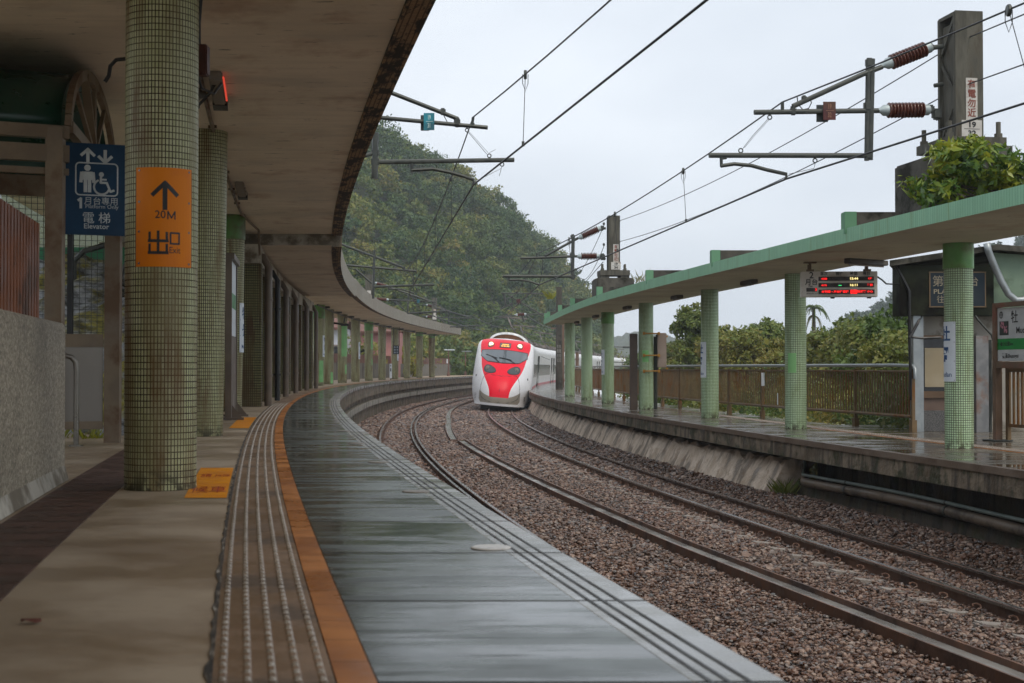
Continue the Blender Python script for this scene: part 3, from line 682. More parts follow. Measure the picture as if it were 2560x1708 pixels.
# orange exit sign on the nearest column
def exit_sign():
    c = LCOL[0]; ex = thing('exit_sign', 'orange exit sign with black arrow wrapped on nearest column', 'sign', c.location)
    v = -Vector((c.location.x, c.location.y, 0)).normalized(); cr = Vector((v.y*-1, v.x, 0))
    a = math.atan2(v.y, v.x) + R(5); r_ = RL + .004
    w = .37; z0 = (918.9-667)*8.75/FPX + .76; z1 = (918.9-418)*8.75/FPX + .76; h = z1-z0
    mb = MB(); mb.arc((0, 0, 0), r_, a-w/2/r_, a+w/2/r_, z0, z1, .003, 18); mb.build('plate', EXITOR, ex)
    f = wrapfn((0, 0, 0), r_+.0042, a, (z0+z1)/2); m = MB(); y = lambda q: h/2 - q*h    # q: 0 top .. 1 bottom
    stroke(m, [(0, y(.17)), (0, y(.415))], .029, f); stroke(m, [(-.074, y(.275)), (0, y(.155))], .026, f); stroke(m, [(.074, y(.275)), (0, y(.155))], .026, f)
    V, F = text('20', .068, bold=.0005, cut=.015); m.add([f((q[0]-.028, q[1]+y(.478))) for q in V], F); ym = y(.478); stroke(m, [(.018, ym-.024), (.018, ym+.022), (.040, ym-.018), (.062, ym+.022), (.062, ym-.024)], .0085, f)
    yb = lambda q: y(.645 + q*.225)                          # blocky exit characters
    for x in (-.092, .012): stroke(m, [(x, yb(.05)), (x, yb(.45))], .015, f); stroke(m, [(x, yb(.58)), (x, yb(.98))], .015, f)
    stroke(m, [(-.098, yb(.42)), (.018, yb(.42))], .018, f); stroke(m, [(-.098, yb(.95)), (.018, yb(.95))], .018, f); stroke(m, [(-.04, yb(0)), (-.04, yb(.95))], .016, f)
    stroke(m, [(.035, yb(.06)), (.09, yb(.06)), (.09, yb(.54)), (.035, yb(.54))], .011, f, True)
    V, F = text('Exit', .056, cut=.015); m.add([f((q[0]*.85+.062, q[1]+yb(.84))) for q in V], F)
    m.build('lettering', BLACK, ex)
    m = MB()
    for q in (.03, .345, .645, .965):
        for s in (-1, 1): disc2(m, s*(w/2-.02), y(q), .0075, wrapfn((0, 0, 0), r_+.006, a, (z0+z1)/2), 8)
    m.build('screws', STEEL, ex)
exit_sign()
# ------------------------------------------------------------------ overhead line: masts, arms, wires
def shed_insulator(mb_p, mb_c, mb_d, a, b, n, r_):
    a, b = Vector(a), Vector(b); prof = [(0, r_*.5)]
    for i in range(n):
        f = i/n; prof += [(f + .02/n, r_*.6), (f + .35/n, r_), (f + .55/n, r_), (f + .85/n, r_*.58)]
    prof.append((1, r_*.5)); mb_p.lathe(a, b, prof, 14)
    t = (b-a).normalized(); mb_c.lathe(a - t*.16, a + t*.01, [(0, r_*.25), (.35, r_*.4), (.6, r_*.72), (1, r_*.72)], 12); mb_d.lathe(b - t*.01, b + t*.1, [(0, r_*.72), (.7, r_*.7), (1, r_*.35)], 12)
def ring(mb, c, r_, nrm, w=.009, n=10):
    n_ = Vector(nrm).normalized(); x = n_.cross(Vector((0, 0, 1))).normalized(); y = n_.cross(x)
    mb.tube([Vector(c) + (x*math.cos(2*PI*i/n)+y*math.sin(2*PI*i/n))*r_ for i in range(n+1)], w, 5)
def mast_pole(t, base, w, dep, z0, z1, rz, lattice=True):
    b = Vector(base); M = Matrix.Rotation(rz, 3, 'Z')
    g = lambda x, y, z: b + M @ Vector((x, y, 0)) + Vector((0, 0, z - b.z))
    mb = MB(); h = z1-z0
    mb.box(g(0, -dep/2+.012, (z0+z1)/2), (w, .024, h), rz); mb.box(g(0, dep/2-.012, (z0+z1)/2-.01), (w, .024, h-.02), rz); mb.box(g(0, 0, z1-.03), (w-.004, dep-.05, .05), rz)
    mb.box(g(.02, 0, (z0+z1)/2-.07), (w-.06, dep-.05, h-.14), rz); mb.build('pole', MAST, t)
    if lattice:
        m = MB(); n = max(3, int(h/.62))
        for i in range(n):
            za, zb = z0 + h*i/n, z0 + h*(i+1)/n; s = 1 if i % 2 else -1
            m.obox(g(-w/2+.02, -s*(dep/2-.04), za+.03), g(-w/2+.02, s*(dep/2-.04), zb-.03), .012, .05, Vector((0, 0, 1)))
        for s in (-1, 1): m.obox(g(-w/2+.03, s*(dep/2-.045), z0), g(-w/2+.03, s*(dep/2-.045), z1-.03), .07, .045, M @ Vector((0, 1, 0)))
        m.build('lattice', MAST, t)
    return g
SIGNW = basic('weathered_white_sign', (.50, .47, .42), (.62, .6, .56), 5, (.4, .6), grime=(.3, .2, .13), glo=.52, ghi=.7)
SIGNRED = paint('faded_red_print', (.20, .05, .03), .6)
def warn_sign(t, g, yf, x, z0, z1, num):                     # yf: front face; characters one under the other, then numbers
    o1 = MB(); hw = .085; zm = z0 + (z1-z0)*.30
    f = lambda v, dx=0, dz=0, dy=0: g(x + v[0] + dx, yf - .006 - dy, v[1] + dz)
    quad2(o1, -hw, zm, hw, z1, f); quad2(o1, -.15, z0, .15, zm-.002, f); o = o1.build('warning_sign', SIGNW, t)
    m = MB(); st = (z1-zm)/4.4
    for i, c in enumerate('有電勿近'):
        V, F = text(c, st*.95, bold=.003); m.add([f(v, 0, z1 - st*(i+.7), .003) for v in V], F)
    m.build('lettering', SIGNRED, o); m = MB(); hh = zm-z0
    for k, s in enumerate(num):
        V, F = text(s, hh*.42, bold=.004); m.add([f((v[0]*1.15, v[1]), .0, z0 + hh*(.73-.48*k), .003) for v in V], F)
    quad2(m, -.115, z0+hh*.49, .115, z0+hh*.52, lambda v: f(v, 0, 0, .003)); m.build('numbers', BLACK, o)

def arms(t, pl, nl, S, spec):                                # every point lies in the arm's own vertical plane
    q = lambda p: on_pl(S[0] + p[0]/S[2], S[1] + p[1]/S[2], pl, nl)
    mw = MB()
    for k, *a in spec:
        if k == 'tube': mt = MB(); mt.tube([q(p) for p in a[0]], a[1], 8); mt.build('bracket_tube', IRON, t, auto=45)
        elif k == 'ins':
            mi = MB(); mc = MB(); md = MB(); shed_insulator(mi, mc, md, q(a[0]), q(a[1]), a[2], a[3]); oi = mi.build('insulator', PORC, t, auto=40); mc.build('end_cap', CAPGREY, oi, auto=40); md.build('end_cap', CAPGREY, oi, auto=40)
        elif k == 'wire': mw.tube([q(p) for p in a[0]], a[1], 5)
        elif k == 'ring': m = MB(); ring(m, q(a[0]), a[1], nl); m.build('hanger_ring', IRON, t)
        elif k == 'clamp': c = q(a[0]); m = MB(); m.box(c, (a[1], a[1]*.8, a[1]*1.2), 0, a[1]*.2); m.build('clamp', IRON, t, auto=45)
    if mw.v: mw.build('stay_wire', WIRE, t)
    return q

S6 = (1800, 0, 2.8); S8 = (1250, 450, 4.238); S7 = (850, 150, 2.412); S5 = (850, 600, 4.7)
# near right mast, standing on the canopy roof
M1 = Vector((6.38, 20.0, 0)); N1 = tang(20.0); RZ1 = rotz_at(20)
m1 = thing('catenary_mast', 'tall dark steel mast with insulators and white warning sign rising behind the bush', 'mast', (M1.x, M1.y, 0))
def rel(t):                                                  # builders above work in world space: shift children
    for ch in t.children: ch.matrix_parent_inverse = Matrix.Translation(-t.location)
g1 = mast_pole(m1, (M1.x-.055, M1.y, ZR), .41, .55, 5.27, 7.07, RZ1)
pb = MB(); g = lambda x, y, z: Vector((M1.x-.055, M1.y, 0)) + Matrix.Rotation(RZ1, 3, 'Z') @ Vector((x, y, 0)) + Vector((0, 0, z))
pb.box(g(0, 0, 5.21), (.86, 1.0, .13), RZ1)
for sx in (-1, 1):
    pb.box(g(sx*.38, -.38, 5.07), (.24, .3, .17), RZ1)
    for sy in (-1, 1): pb.lathe(g(sx*.36, sy*.40, 5.27), g(sx*.36, sy*.40, 5.50), [(0, .055), (.3, .055), (.31, .033), (1, .033)], 10)
pb.build('base_plate', MAST, m1)
pb = MB(); pb.box(g(-.1, 0, (4.99+ZSR+.21)/2), (1.3, 1.1, 4.99-ZSR-.21), RZ1, .03); pb.build('pedestal', CONC_DARK, m1)
warn_sign(m1, g1, -.275, .03, 5.29, 6.13, ('19', '32'))
q1 = arms(m1, M1 + Vector((-.25, 0, 0)), N1, S6, [
    ('tube', [(1038, 425), (1027, 1125)], .036), ('tube', [(1068, 413), (1053, 1120)], .036), ('tube', [(1135, 468), (1000, 520), (510, 745)], .036),
    ('tube', [(240, 787), (1112, 775)], .036), ('tube', [(-76, 1088), (1062, 1090)], .036), ('tube', [(8, 1085), (10, 1168)], .022), ('tube', [(45, 1105), (10, 1110)], .02),
    ('tube', [(5, 1162), (100, 1148), (220, 1160), (330, 1190), (465, 1220), (461, 1254)], .027),
    ('ins', (1195, 438), (1440, 342), 11, .11), ('ins', (1172, 773), (1428, 770), 11, .11), ('tube', [(1445, 340), (1560, 325)], .035), ('tube', [(1440, 770), (1500, 775), (1530, 840)], .035),
    ('tube', [(1560, 590), (1500, 600)], .03), ('tube', [(510, 745), (512, 790)], .035), ('clamp', (512, 780), .09), ('clamp', (1035, 745), .12), ('clamp', (1045, 440), .11), ('clamp', (1040, 1085), .11), ('clamp', (588, 690), .07),
    ('clamp', (1470, 335), .1), ('clamp', (1475, 765), .1), ('clamp', (1515, 800), .13), ('tube', [(437, 715), (437, 790)], .024), ('ring', (348, 822), .03), ('ring', (145, 1055), .03), ('ring', (665, 1125), .03), ('tube', [(348, 780), (348, 812)], .018), ('tube', [(665, 1085), (665, 1115)], .018),
    ('wire', [(340, 830), (230, 950), (160, 1040)], .004), ('wire', [(352, 830), (250, 940), (172, 1035)], .003), ('wire', [(668, 1135), (658, 1180), (480, 1220)], .004),
    ('wire', [(540, 680), (545, 730), (580, 768), (620, 760), (640, 720), (630, 690), (600, 680)], .008)])
PLATE_RED = basic('rusty_red_plate', (.055, .007, .006), (.09, .012, .01), 6, (.35, .6), grime=(.09, .04, .02)); PLATE_BACK = paint('dark_plate_back', (.05, .06, .06), .5)
def num_plate(t, q, x0, y0, x1, y1, name, mat, nl, sh, txt=None, tm=None):
    m = MB(); v = [q((x0, y0)), q((x1, y0)), q((x1, y1)), q((x0, y1))]; d = -nl*.01; off = nl*sh
    m.add([p+off for p in v] + [p+off+d for p in v], [(3, 2, 1, 0), (4, 5, 6, 7), (0, 1, 5, 4), (1, 2, 6, 5), (2, 3, 7, 6), (3, 0, 4, 7)]); o = m.build(name, mat, t)
    if txt:
        W_ = (v[1]-v[0]); H_ = (v[3]-v[0]); m = MB()
        for k, s in enumerate(txt):
            V, F = text(s, .42, bold=.012); m.add([v[0] + off - nl*.014 + W_*(.5+.72*p[0]) + H_*(.27+.47*k - .9*p[1]) for p in V], F)
        m.add([v[0] + off - nl*.014 + W_*a + H_*b for a, b in ((.2, .48), (.85, .48), (.85, .51), (.2, .51))], [(3, 2, 1, 0)])
        m.build('numbers', tm, o)
num_plate(m1, q1, 685, 730, 765, 850, 'number_plate', PLATE_BACK, N1, .06); num_plate(m1, q1, 712, 718, 799, 845, 'number_plate', PLATE_RED, N1, -.05, ('19', '32'), paint('worn_plate_digits', (.24, .12, .07), .6))
rel(m1)
# far right mast, on the canopy roof too
M2 = Vector((3.14, 44, 0)); N2 = tang(44); RZ2 = rotz_at(44)
m2_ = thing('catenary_mast', 'square mast on a dark concrete pedestal on far end of the green canopy', 'mast', M2)
g2 = mast_pole(m2_, M2, .36, .36, 5.09, 6.79, RZ2, False)
g = lambda x, y, z: M2 + Matrix.Rotation(RZ2, 3, 'Z') @ Vector((x, y, 0)) + Vector((0, 0, z))
pb = MB(); pb.box(g(0, 0, 5.01), (.91, .75, .16), RZ2)
for sx in (-1, 1):
    pb.box(g(sx*.31, 0, 4.885), (.27, .66, .09), RZ2)
    for sy in (-.29, .08): pb.lathe(g(sx*.35 + sy*.12, sy, 5.08), g(sx*.35 + sy*.12, sy, 5.28), [(0, .05), (.35, .05), (.36, .033), (1, .033)], 8)
pb.build('base_plate', MAST, m2_)
pb = MB(); pb.box(g(-.02, 0, (4.845+ZSR+.21)/2), (1.16, 1.1, 4.845-ZSR-.21), RZ2, .04); pb.build('pedestal', CONC_DARK, m2_)
warn_sign(m2_, g2, -.185, .05, 5.12, 5.90, ('19', '34'))
q2 = arms(m2_, M2 + Vector((-.15, 0, 0)), N2, S8, [
    ('tube', [(775, 588), (767, 1045)], .055), ('tube', [(830, 615), (480, 805)], .04), ('tube', [(215, 830), (835, 808)], .04), ('tube', [(28, 1020), (770, 1022)], .045),
    ('tube', [(92, 1062), (200, 1058), (290, 1070), (350, 1088), (418, 1110)], .03), ('tube', [(100, 1025), (98, 1065)], .03), ('ins', (868, 600), (1040, 522), 11, .115), ('ins', (858, 810), (1026, 808), 11, .115),
    ('tube', [(1045, 520), (1075, 510), (1120, 514)], .04), ('tube', [(1030, 806), (1075, 800), (1115, 845)], .04), ('clamp', (770, 605), .14), ('clamp', (765, 800), .16), ('clamp', (770, 1025), .15), ('clamp', (1080, 512), .13), ('clamp', (1085, 815), .17), ('clamp', (485, 812), .1),
    ('tube', [(390, 780), (388, 825)], .025), ('wire', [(330, 845), (195, 1005)], .01), ('wire', [(410, 785), (455, 860), (450, 940), (418, 1110)], .012), ('clamp', (1258, 438), .09), ('clamp', (1258, 658), .09), ('clamp', (1100, 465), .07), ('clamp', (1100, 685), .07)])
rel(m2_)
# dark pole on the far end of the right platform with its cross bars
M3 = P(76, C2 + 3.05, 0); N3 = tang(76)
m3_ = thing('catenary_mast', 'plain dark pole with faded white characters at right platform end', 'mast', (M3.x, M3.y, 0))
pb = MB(); pb.cyl((M3.x, M3.y, ZR), .19, 5.45, 20, r2=.155); pb.build('pole', basic('dark_mast_concrete', (.045, .04, .03), (.075, .065, .05), 3, (.7, .9), grime=(.02, .02, .015)), m3_, auto=40)
tm = MB()
for i in range(4):
    for s in (-.07, .05):
        V, F = text('有電勿近'[i] if s < 0 else '有電勿近'[i], .17, bold=.004, cut=.02); a0 = math.atan2(-M3.y, -M3.x)
        f = wrapfn((M3.x, M3.y, 0), .197, a0 + s/.19, ZR+2.25-.24*i); tm.add([f((v[0]*.6, v[1]*1.2)) for v in V], F)
tm.build('lettering', paint('faded_characters', (.22, .21, .19), .7), m3_)
q3 = arms(m3_, M3, N3, S8, [('tube', [(15, 1200), (560, 1206)], .035), ('tube', [(80, 1215), (530, 1480)], .035), ('tube', [(0, 1372), (130, 1308)], .04), ('tube', [(-40, 1448), (500, 1416)], .035), ('ins', (185, 1428), (260, 1424), 7, .1),
    ('tube', [(42, 1205), (60, 1330)], .06), ('tube', [(235, 1440), (255, 1505)], .06), ('wire', [(-150, 1480), (20, 1440), (130, 1310)], .012), ('wire', [(260, 1430), (480, 1568)], .014), ('wire', [(60, 1420), (190, 1540)], .012), ('wire', [(-120, 1560), (190, 1530), (270, 1490)], .012)])
num_plate(m3_, q3, 175, 1262, 216, 1310, 'number_plate', PLATE_RED, N3, -.05); rel(m3_)

# arms reaching out over the empty track from beyond the left canopy
def left_support(label, d, S, spec, mast_off=None, top=7.5, plates=None, signpx=None):
    base = P(d, mast_off, ZS+.3); t = thing('catenary_mast', label, 'mast', (base.x, base.y, 0)); nl = tang(d)
    mb = MB(); mb.box((base.x, base.y, (ZS+.32+top)/2), (.36, .36, top-ZS-.32), rotz_at(d)); mb.build('pole', MAST, t)
    q = arms(t, P(d, -1), nl, S, spec)
    if plates: plates(t, q, nl)
    if signpx:
        m = MB(); z0, z1 = signpx; m.box((base.x + .02, base.y-.19, (z0+z1)/2), (.2, .012, z1-z0)); m.box((base.x+.02, base.y-.193, z0-.16), (.3, .012, .3)); m.build('warning_sign', SIGNW, t)
    rel(t); return q
BLUEPL = basic('cyan_number_plate', (.008, .20, .26), (.015, .26, .33), 5, (.35, .55), grime=(.01, .09, .12))
def pl_blue(t, q, nl): num_plate(t, q, 488, 330, 540, 424, 'number_plate', PLATE_BACK, nl, .05); num_plate(t, q, 503, 324, 567, 427, 'number_plate', BLUEPL, nl, -.05, ('19', '31'), paint('pale_digits', (.45, .62, .60), .5))
qA = left_support('overhead line support with blue number plate reaching from behind left canopy', 22, S7, [
    ('tube', [(-400, -72), (345, 212), (712, 356)], .034), ('tube', [(-400, 285), (285, 352), (890, 408)], .033), ('tube', [(225, 616), (1050, 603)], .036), ('tube', [(214, 440), (209, 715)], .05), ('tube', [(-300, 690), (215, 560)], .03),
    ('tube', [(430, 665), (560, 658), (660, 678), (740, 700), (805, 722), (806, 752)], .027), ('tube', [(434, 605), (434, 676)], .025), ('clamp', (212, 615), .12), ('clamp', (212, 560), .11), ('tube', [(705, 350), (706, 385)], .04), ('clamp', (706, 375), .1), ('clamp', (620, 312), .09),
    ('tube', [(803, 345), (797, 392)], .022), ('clamp', (798, 392), .07), ('ring', (766, 424), .028), ('ring', (900, 578), .03), ('ring', (977, 630), .03), ('tube', [(766, 392), (766, 415)], .016), ('tube', [(977, 600), (977, 622)], .016),
    ('wire', [(770, 432), (885, 568)], .004), ('wire', [(776, 430), (895, 562)], .003), ('wire', [(900, 560), (938, 540)], .003), ('wire', [(977, 640), (960, 700)], .004), ('wire', [(970, 655), (860, 712)], .003), ('wire', [(620, 325), (650, 380), (700, 405), (760, 402), (800, 385)], .007)], -4.6, 7.4, pl_blue)
left_support('second overhead support beyond the left canopy, at the bend', 55, S5, [
    ('tube', [(-300, -75), (90, 80), (745, 325)], .045), ('tube', [(-300, 262), (90, 298), (895, 366)], .042), ('tube', [(405, 122), (390, 690)], .045), ('tube', [(390, 552), (1108, 525)], .045), ('tube', [(180, 340), (375, 510)], .04),
    ('tube', [(578, 582), (660, 575), (740, 583), (870, 626)], .028), ('tube', [(573, 545), (575, 590)], .028), ('clamp', (395, 325), .15), ('clamp', (405, 195), .13), ('clamp', (750, 335), .12), ('wire', [(860, 320), (868, 620)], .014), ('wire', [(1005, 540), (870, 620)], .008)], -4.9, 7.4)
def pl_b2(t, q, nl): num_plate(t, q, 903, 700, 936, 742, 'number_plate', BLUEPL, nl, -.05)
left_support('third overhead support with small blue plate past the left canopy', 75, S5, [
    ('ins', (432, 510), (545, 543), 9, .1), ('tube', [(545, 543), (1032, 710)], .045), ('ins', (425, 695), (552, 702), 9, .1), ('tube', [(560, 704), (1118, 727)], .042), ('tube', [(806, 630), (794, 862)], .045), ('tube', [(790, 862), (1240, 838)], .045), ('tube', [(650, 725), (785, 850)], .035),
    ('tube', [(330, 500), (432, 510)], .05), ('tube', [(330, 690), (425, 695)], .05), ('tube', [(930, 868), (1000, 865), (1120, 900)], .028)], -2.85, 7.0, pl_b2, (5.75, 6.15))
left_support('farthest overhead support above the end of left canopy', 106, S5, [
    ('ins', (1030, 765), (1120, 794), 9, .11), ('tube', [(1125, 795), (1530, 915)], .05), ('ins', (1026, 903), (1118, 908), 9, .11), ('tube', [(1120, 908), (1555, 922)], .045), ('tube', [(1276, 828), (1276, 1020)], .05), ('tube', [(1278, 1022), (1635, 1006)], .05), ('tube', [(1160, 920), (1270, 1005)], .04),
    ('tube', [(970, 760), (1030, 765)], .05), ('tube', [(970, 900), (1026, 903)], .05), ('tube', [(1365, 1030), (1450, 1032), (1560, 1066)], .03)], -2.75, 7.3, None, (5.98, 6.45))

def wire(label, pts, rad, droppers=(), cat='wire', name='wire'):
    pts = [Vector(p) for p in pts]; mb = MB()
    mb.tube(pts, rad, 6); return tag(mb.build(name, WIRE, smooth=True), label, cat, 'overhead wires')
def catenary(label_m, label_c, sup, first):                         # sup: (contact point, messenger point) per support
    C = [Vector(a) for a, b in sup]; Mg = []
    for i in range(len(sup)-1):
        a, b = Vector(sup[i][1]), Vector(sup[i+1][1]); L = (b-a).length; sag = .28*(L/30)**2; n = 12
        for k in range(n + (1 if i == len(sup)-2 else 0)): f = k/n; Mg.append(a.lerp(b, f) - Vector((0, 0, 4*sag*f*(1-f))))
    far = lambda p: .0085 + .00012*p.y
    mw = MB(); mw.tube(Mg, [far(p) for p in Mg], 6); om = tag(mw.build('messenger_wire', WIRE, smooth=True), label_m, 'wire', 'overhead wires')
    cw = MB(); cw.tube(C, [far(p)*1.25 for p in C], 6); oc = tag(cw.build('contact_wire', WIRE, smooth=True), label_c, 'wire', 'overhead wires')
    for i in range(len(sup)-1):
        a, b = Vector(sup[i][1]), Vector(sup[i+1][1]); ca, cb = C[i], C[i+1]; L = (b-a).length; sag = .28*(L/30)**2; back = i == 0
        for k in range(max(2, int((L-4)/6.3))):
            f = ((first if back else 5.7) + (9.5 if back else 6.3)*k)/L; f = 1-f if back else f; t_ = a.lerp(b, f) - Vector((0, 0, 4*sag*f*(1-f))); u = ca.lerp(cb, f)
            dm = MB(); dc = MB(); dm.tube([t_, u], .004 + .00005*u.y, 5); dc.lathe(t_ + Vector((-.02, 0, -.005)), t_ + Vector((.02, 0, -.005)), [(0, .05), (.2, .06), (.8, .06), (1, .05)], 10)
            dm.tube([t_ - Vector((.035, 0, 0)), t_ - Vector((.035, 0, .12)), t_ - Vector((0, 0, .22)), t_ - Vector((-.035, 0, .12)), t_ + Vector((.035, 0, 0))], .005, 5)
            dc.box(u + Vector((0, 0, .02)), (.035, .05, .06)); od = dm.build('dropper', WIRE, om); dc.build('dropper_clamp', IRON, od)
cA = qA((806, 752)); mA = qA((803, 345))
ext = lambda p, x, d, z: Vector((x, d, z))
cz, mz = cA.z, mA.z
s1 = [((cA.x+5.9, -9, cz), (mA.x+6.2, -9, mz)), (cA, mA), (P(55, .28, 5.0), P(55, .25, 5.95)), (P(75, -.1, 5.0), P(75, -.1, 5.95)), (P(106, .1, 5.0), P(106, .1, 5.95)), (P(140, 0, 5), P(140, 0, 5.95)), (P(175, 0, 5), P(175, 0, 5.95))]
catenary('upper messenger wire over the empty track', 'lower contact wire over the empty track', s1, 4.0)
c1_, m1c = q1((461, 1254)), q1((437, 715)); c2_, m2c = q2((418, 1112)), q2((395, 780))
k1 = on_d(2560, 250, 14.0); k2 = on_d(2466, 45, 14.25)
sa = (k1.x-c1_.x)/(k1.y-c1_.y); sb = (k2.x-m1c.x)/(k2.y-m1c.y)
s2 = [((c1_.x + sa*(-30), c1_.y-30, c1_.z), (m1c.x + sb*(-30), m1c.y-30, m1c.z)), (c1_, m1c), (c2_, m2c), (P(80, C2+.1, 5.05), P(80, C2+.1, 6)), (P(106, C2, 5.05), P(106, C2, 6)), (P(140, C2, 5.05), P(140, C2, 6)), (P(180, C2, 5.05), P(180, C2, 6))]
catenary('upper messenger wire over the train track', 'lower contact wire over the train track', s2, 5.9)
def sagline(a, b, s, n=14): a, b = Vector(a), Vector(b); return [a.lerp(b, i/n) - Vector((0, 0, 4*s*(i/n)*(1-i/n))) for i in range(n+1)]
for lb, ya, yb, y0, xm in (('feeder wire tied to the masts high up', 103, 553, 36, 0), ('feeder wire tied halfway up the masts', 218, 605, 161, 0)):
    a = on_d(2400, ya, 20.35); b = on_d(1546, yb, 44.1); k = on_d(2560, y0, 16.9)
    wire(lb, sagline(a + (k-a)*6, a, .0) + sagline(a, b, .25)[1:], .009)
    wire(lb.replace('tied', 'running on past the train, tied'), sagline(on_d(1511, yb+8, 44.1), on_d(1430 if yb < 580 else 1455, 700, 76), .3), .011)
wire('thin wire slanting down behind the far pedestal', [on_d(1508, 655, 44.2), on_d(1467, 702, 58), on_d(1400, 765, 90)], .012)
for (a, b, da, db, lb) in (((1087, 770), (1375, 900), 78, 95, 'long sloping wire above the train roof'), ((1120, 755), (1330, 838), 92, 100, 'pale wire crossing above the train'), ((1010, 735), (1200, 800), 72, 110, 'wire sloping past the left canopy end'),
                           ((1180, 822), (1330, 760), 100, 110, 'wire crossing up toward the dark pole'), ((1230, 770), (1380, 830), 95, 85, 'wire ending at the dark pole'), ((1150, 805), (1300, 790), 120, 125, 'faint level wire above the train front')):
    wire(lb, sagline(on_d(*a, da), on_d(*b, db), .1), .014)
def far_pole(px, ytop, d, label):
    p = on_d(px, ytop, d); t = thing('line_pole', label, 'pole', (p.x, d, -.6)); mb = MB(); mb.cyl((0, 0, 0), .2, p.z+.6, 12, r2=.16); mb.build('pole', IRON, t)
    mb = MB(); mb.tube([(0, 0, p.z-.2), (-2.6, 0, p.z-.1)], .05, 6); mb.tube([(0, 0, p.z-1.6), (-2.6, 0, p.z-1.5)], .05, 6); mb.lathe((-1.0, 0, p.z-.16), (-.4, 0, p.z-.18), [(0, .1), (1, .1)], 8); mb.build('cross_arm', IRON, t)
far_pole(1584, 847, 130, 'dark line pole with arm beyond the fence'); far_pole(1662, 861, 165, 'smaller dark line pole beyond the fence'); far_pole(1716, 872, 195, 'faint farthest line pole over the bushes')
for px, yt, d, lb in ((1405, 800, 84, 'slim rusty post beside the dark pole'), (1443, 882, 110, 'short grey post behind the slim columns')):
    p = on_d(px, yt, d); mb = MB(); mb.cyl((0, 0, 0), .13, p.z-ZR, 10); mb.box((-.25, 0, p.z-ZR-.5), (.8, .1, .08)); tag(mb.build('post', basic('rust_brown', (.12, .065, .04), (.17, .1, .06), 3, (.6, .8)), loc=(p.x, d, ZR)), lb, 'post')
# ------------------------------------------------------------------ things on the right platform
GLASSD = paint('dark_board_glass', (.012, .012, .011), .12); 
FO_D = [20, 25.4, 28, 30.3, 34.3, 40, 50, 75, 120]; FO_O = [4.4, 4.35, 4.25, 4.05, 3.85, 3.7, 3.72, 3.72, 3.72]
fo = lambda d: C2 + float(np.interp(d, FO_D, FO_O))
def platform_fence():
    t = thing('railing', 'long brown barred railing with pale top rail along back of right platform', 'railing', P(26, fo(26), ZR))
    W3 = lambda d, z: P(d, fo(d), ZR + z)
    ds = frange(25.5, 110, .8)
    m = MB(); pts = [W3(d, 1.19) for d in ds]; m.tube([W3(25.35, .95), W3(25.36, 1.12), W3(25.45, 1.18)] + pts[1:], .034, 8); m.build('top_rail', GALV, t, auto=50)
    m = MB(); m.tube([W3(d, .27) for d in ds], .03, 8); m.tube([W3(d, 1.08) for d in ds], .025, 6); m.build('lower_rail', BROWNF, t)
    d = 25.45
    while d < 84:
        m = MB(); a = W3(d, 0); rz = rotz_at(d); m.box(a + Vector((0, 0, .56)), (.055, .07, 1.12), rz); m.box(a + Vector((0, 0, .06)), (.09, .14, .2 if int(d) % 5 else .3), rz); m.build('post', BROWNF, t); d += 2.45
    m = MB(); d = 25.6
    while d < 84:
        a = W3(d, .68); m.box(a, (.018, .042, .80), rotz_at(d)); d += .118 if d < 60 else .16
    m.build('bars', BROWNF, t)
    m = MB(); m.box(W3(32.6, .88) + Vector((-.06, -.03, 0)), (.075, .01, .3), rotz_at(33)); m.box(W3(31.7, .45) + Vector((-.05, -.03, 0)), (.02, .01, .26)); m.box(W3(46, .95)+Vector((-.05, -.03, 0)), (.05, .01, .3)); m.build('white_tag', WHITE, t)
    rel(t)
platform_fence()
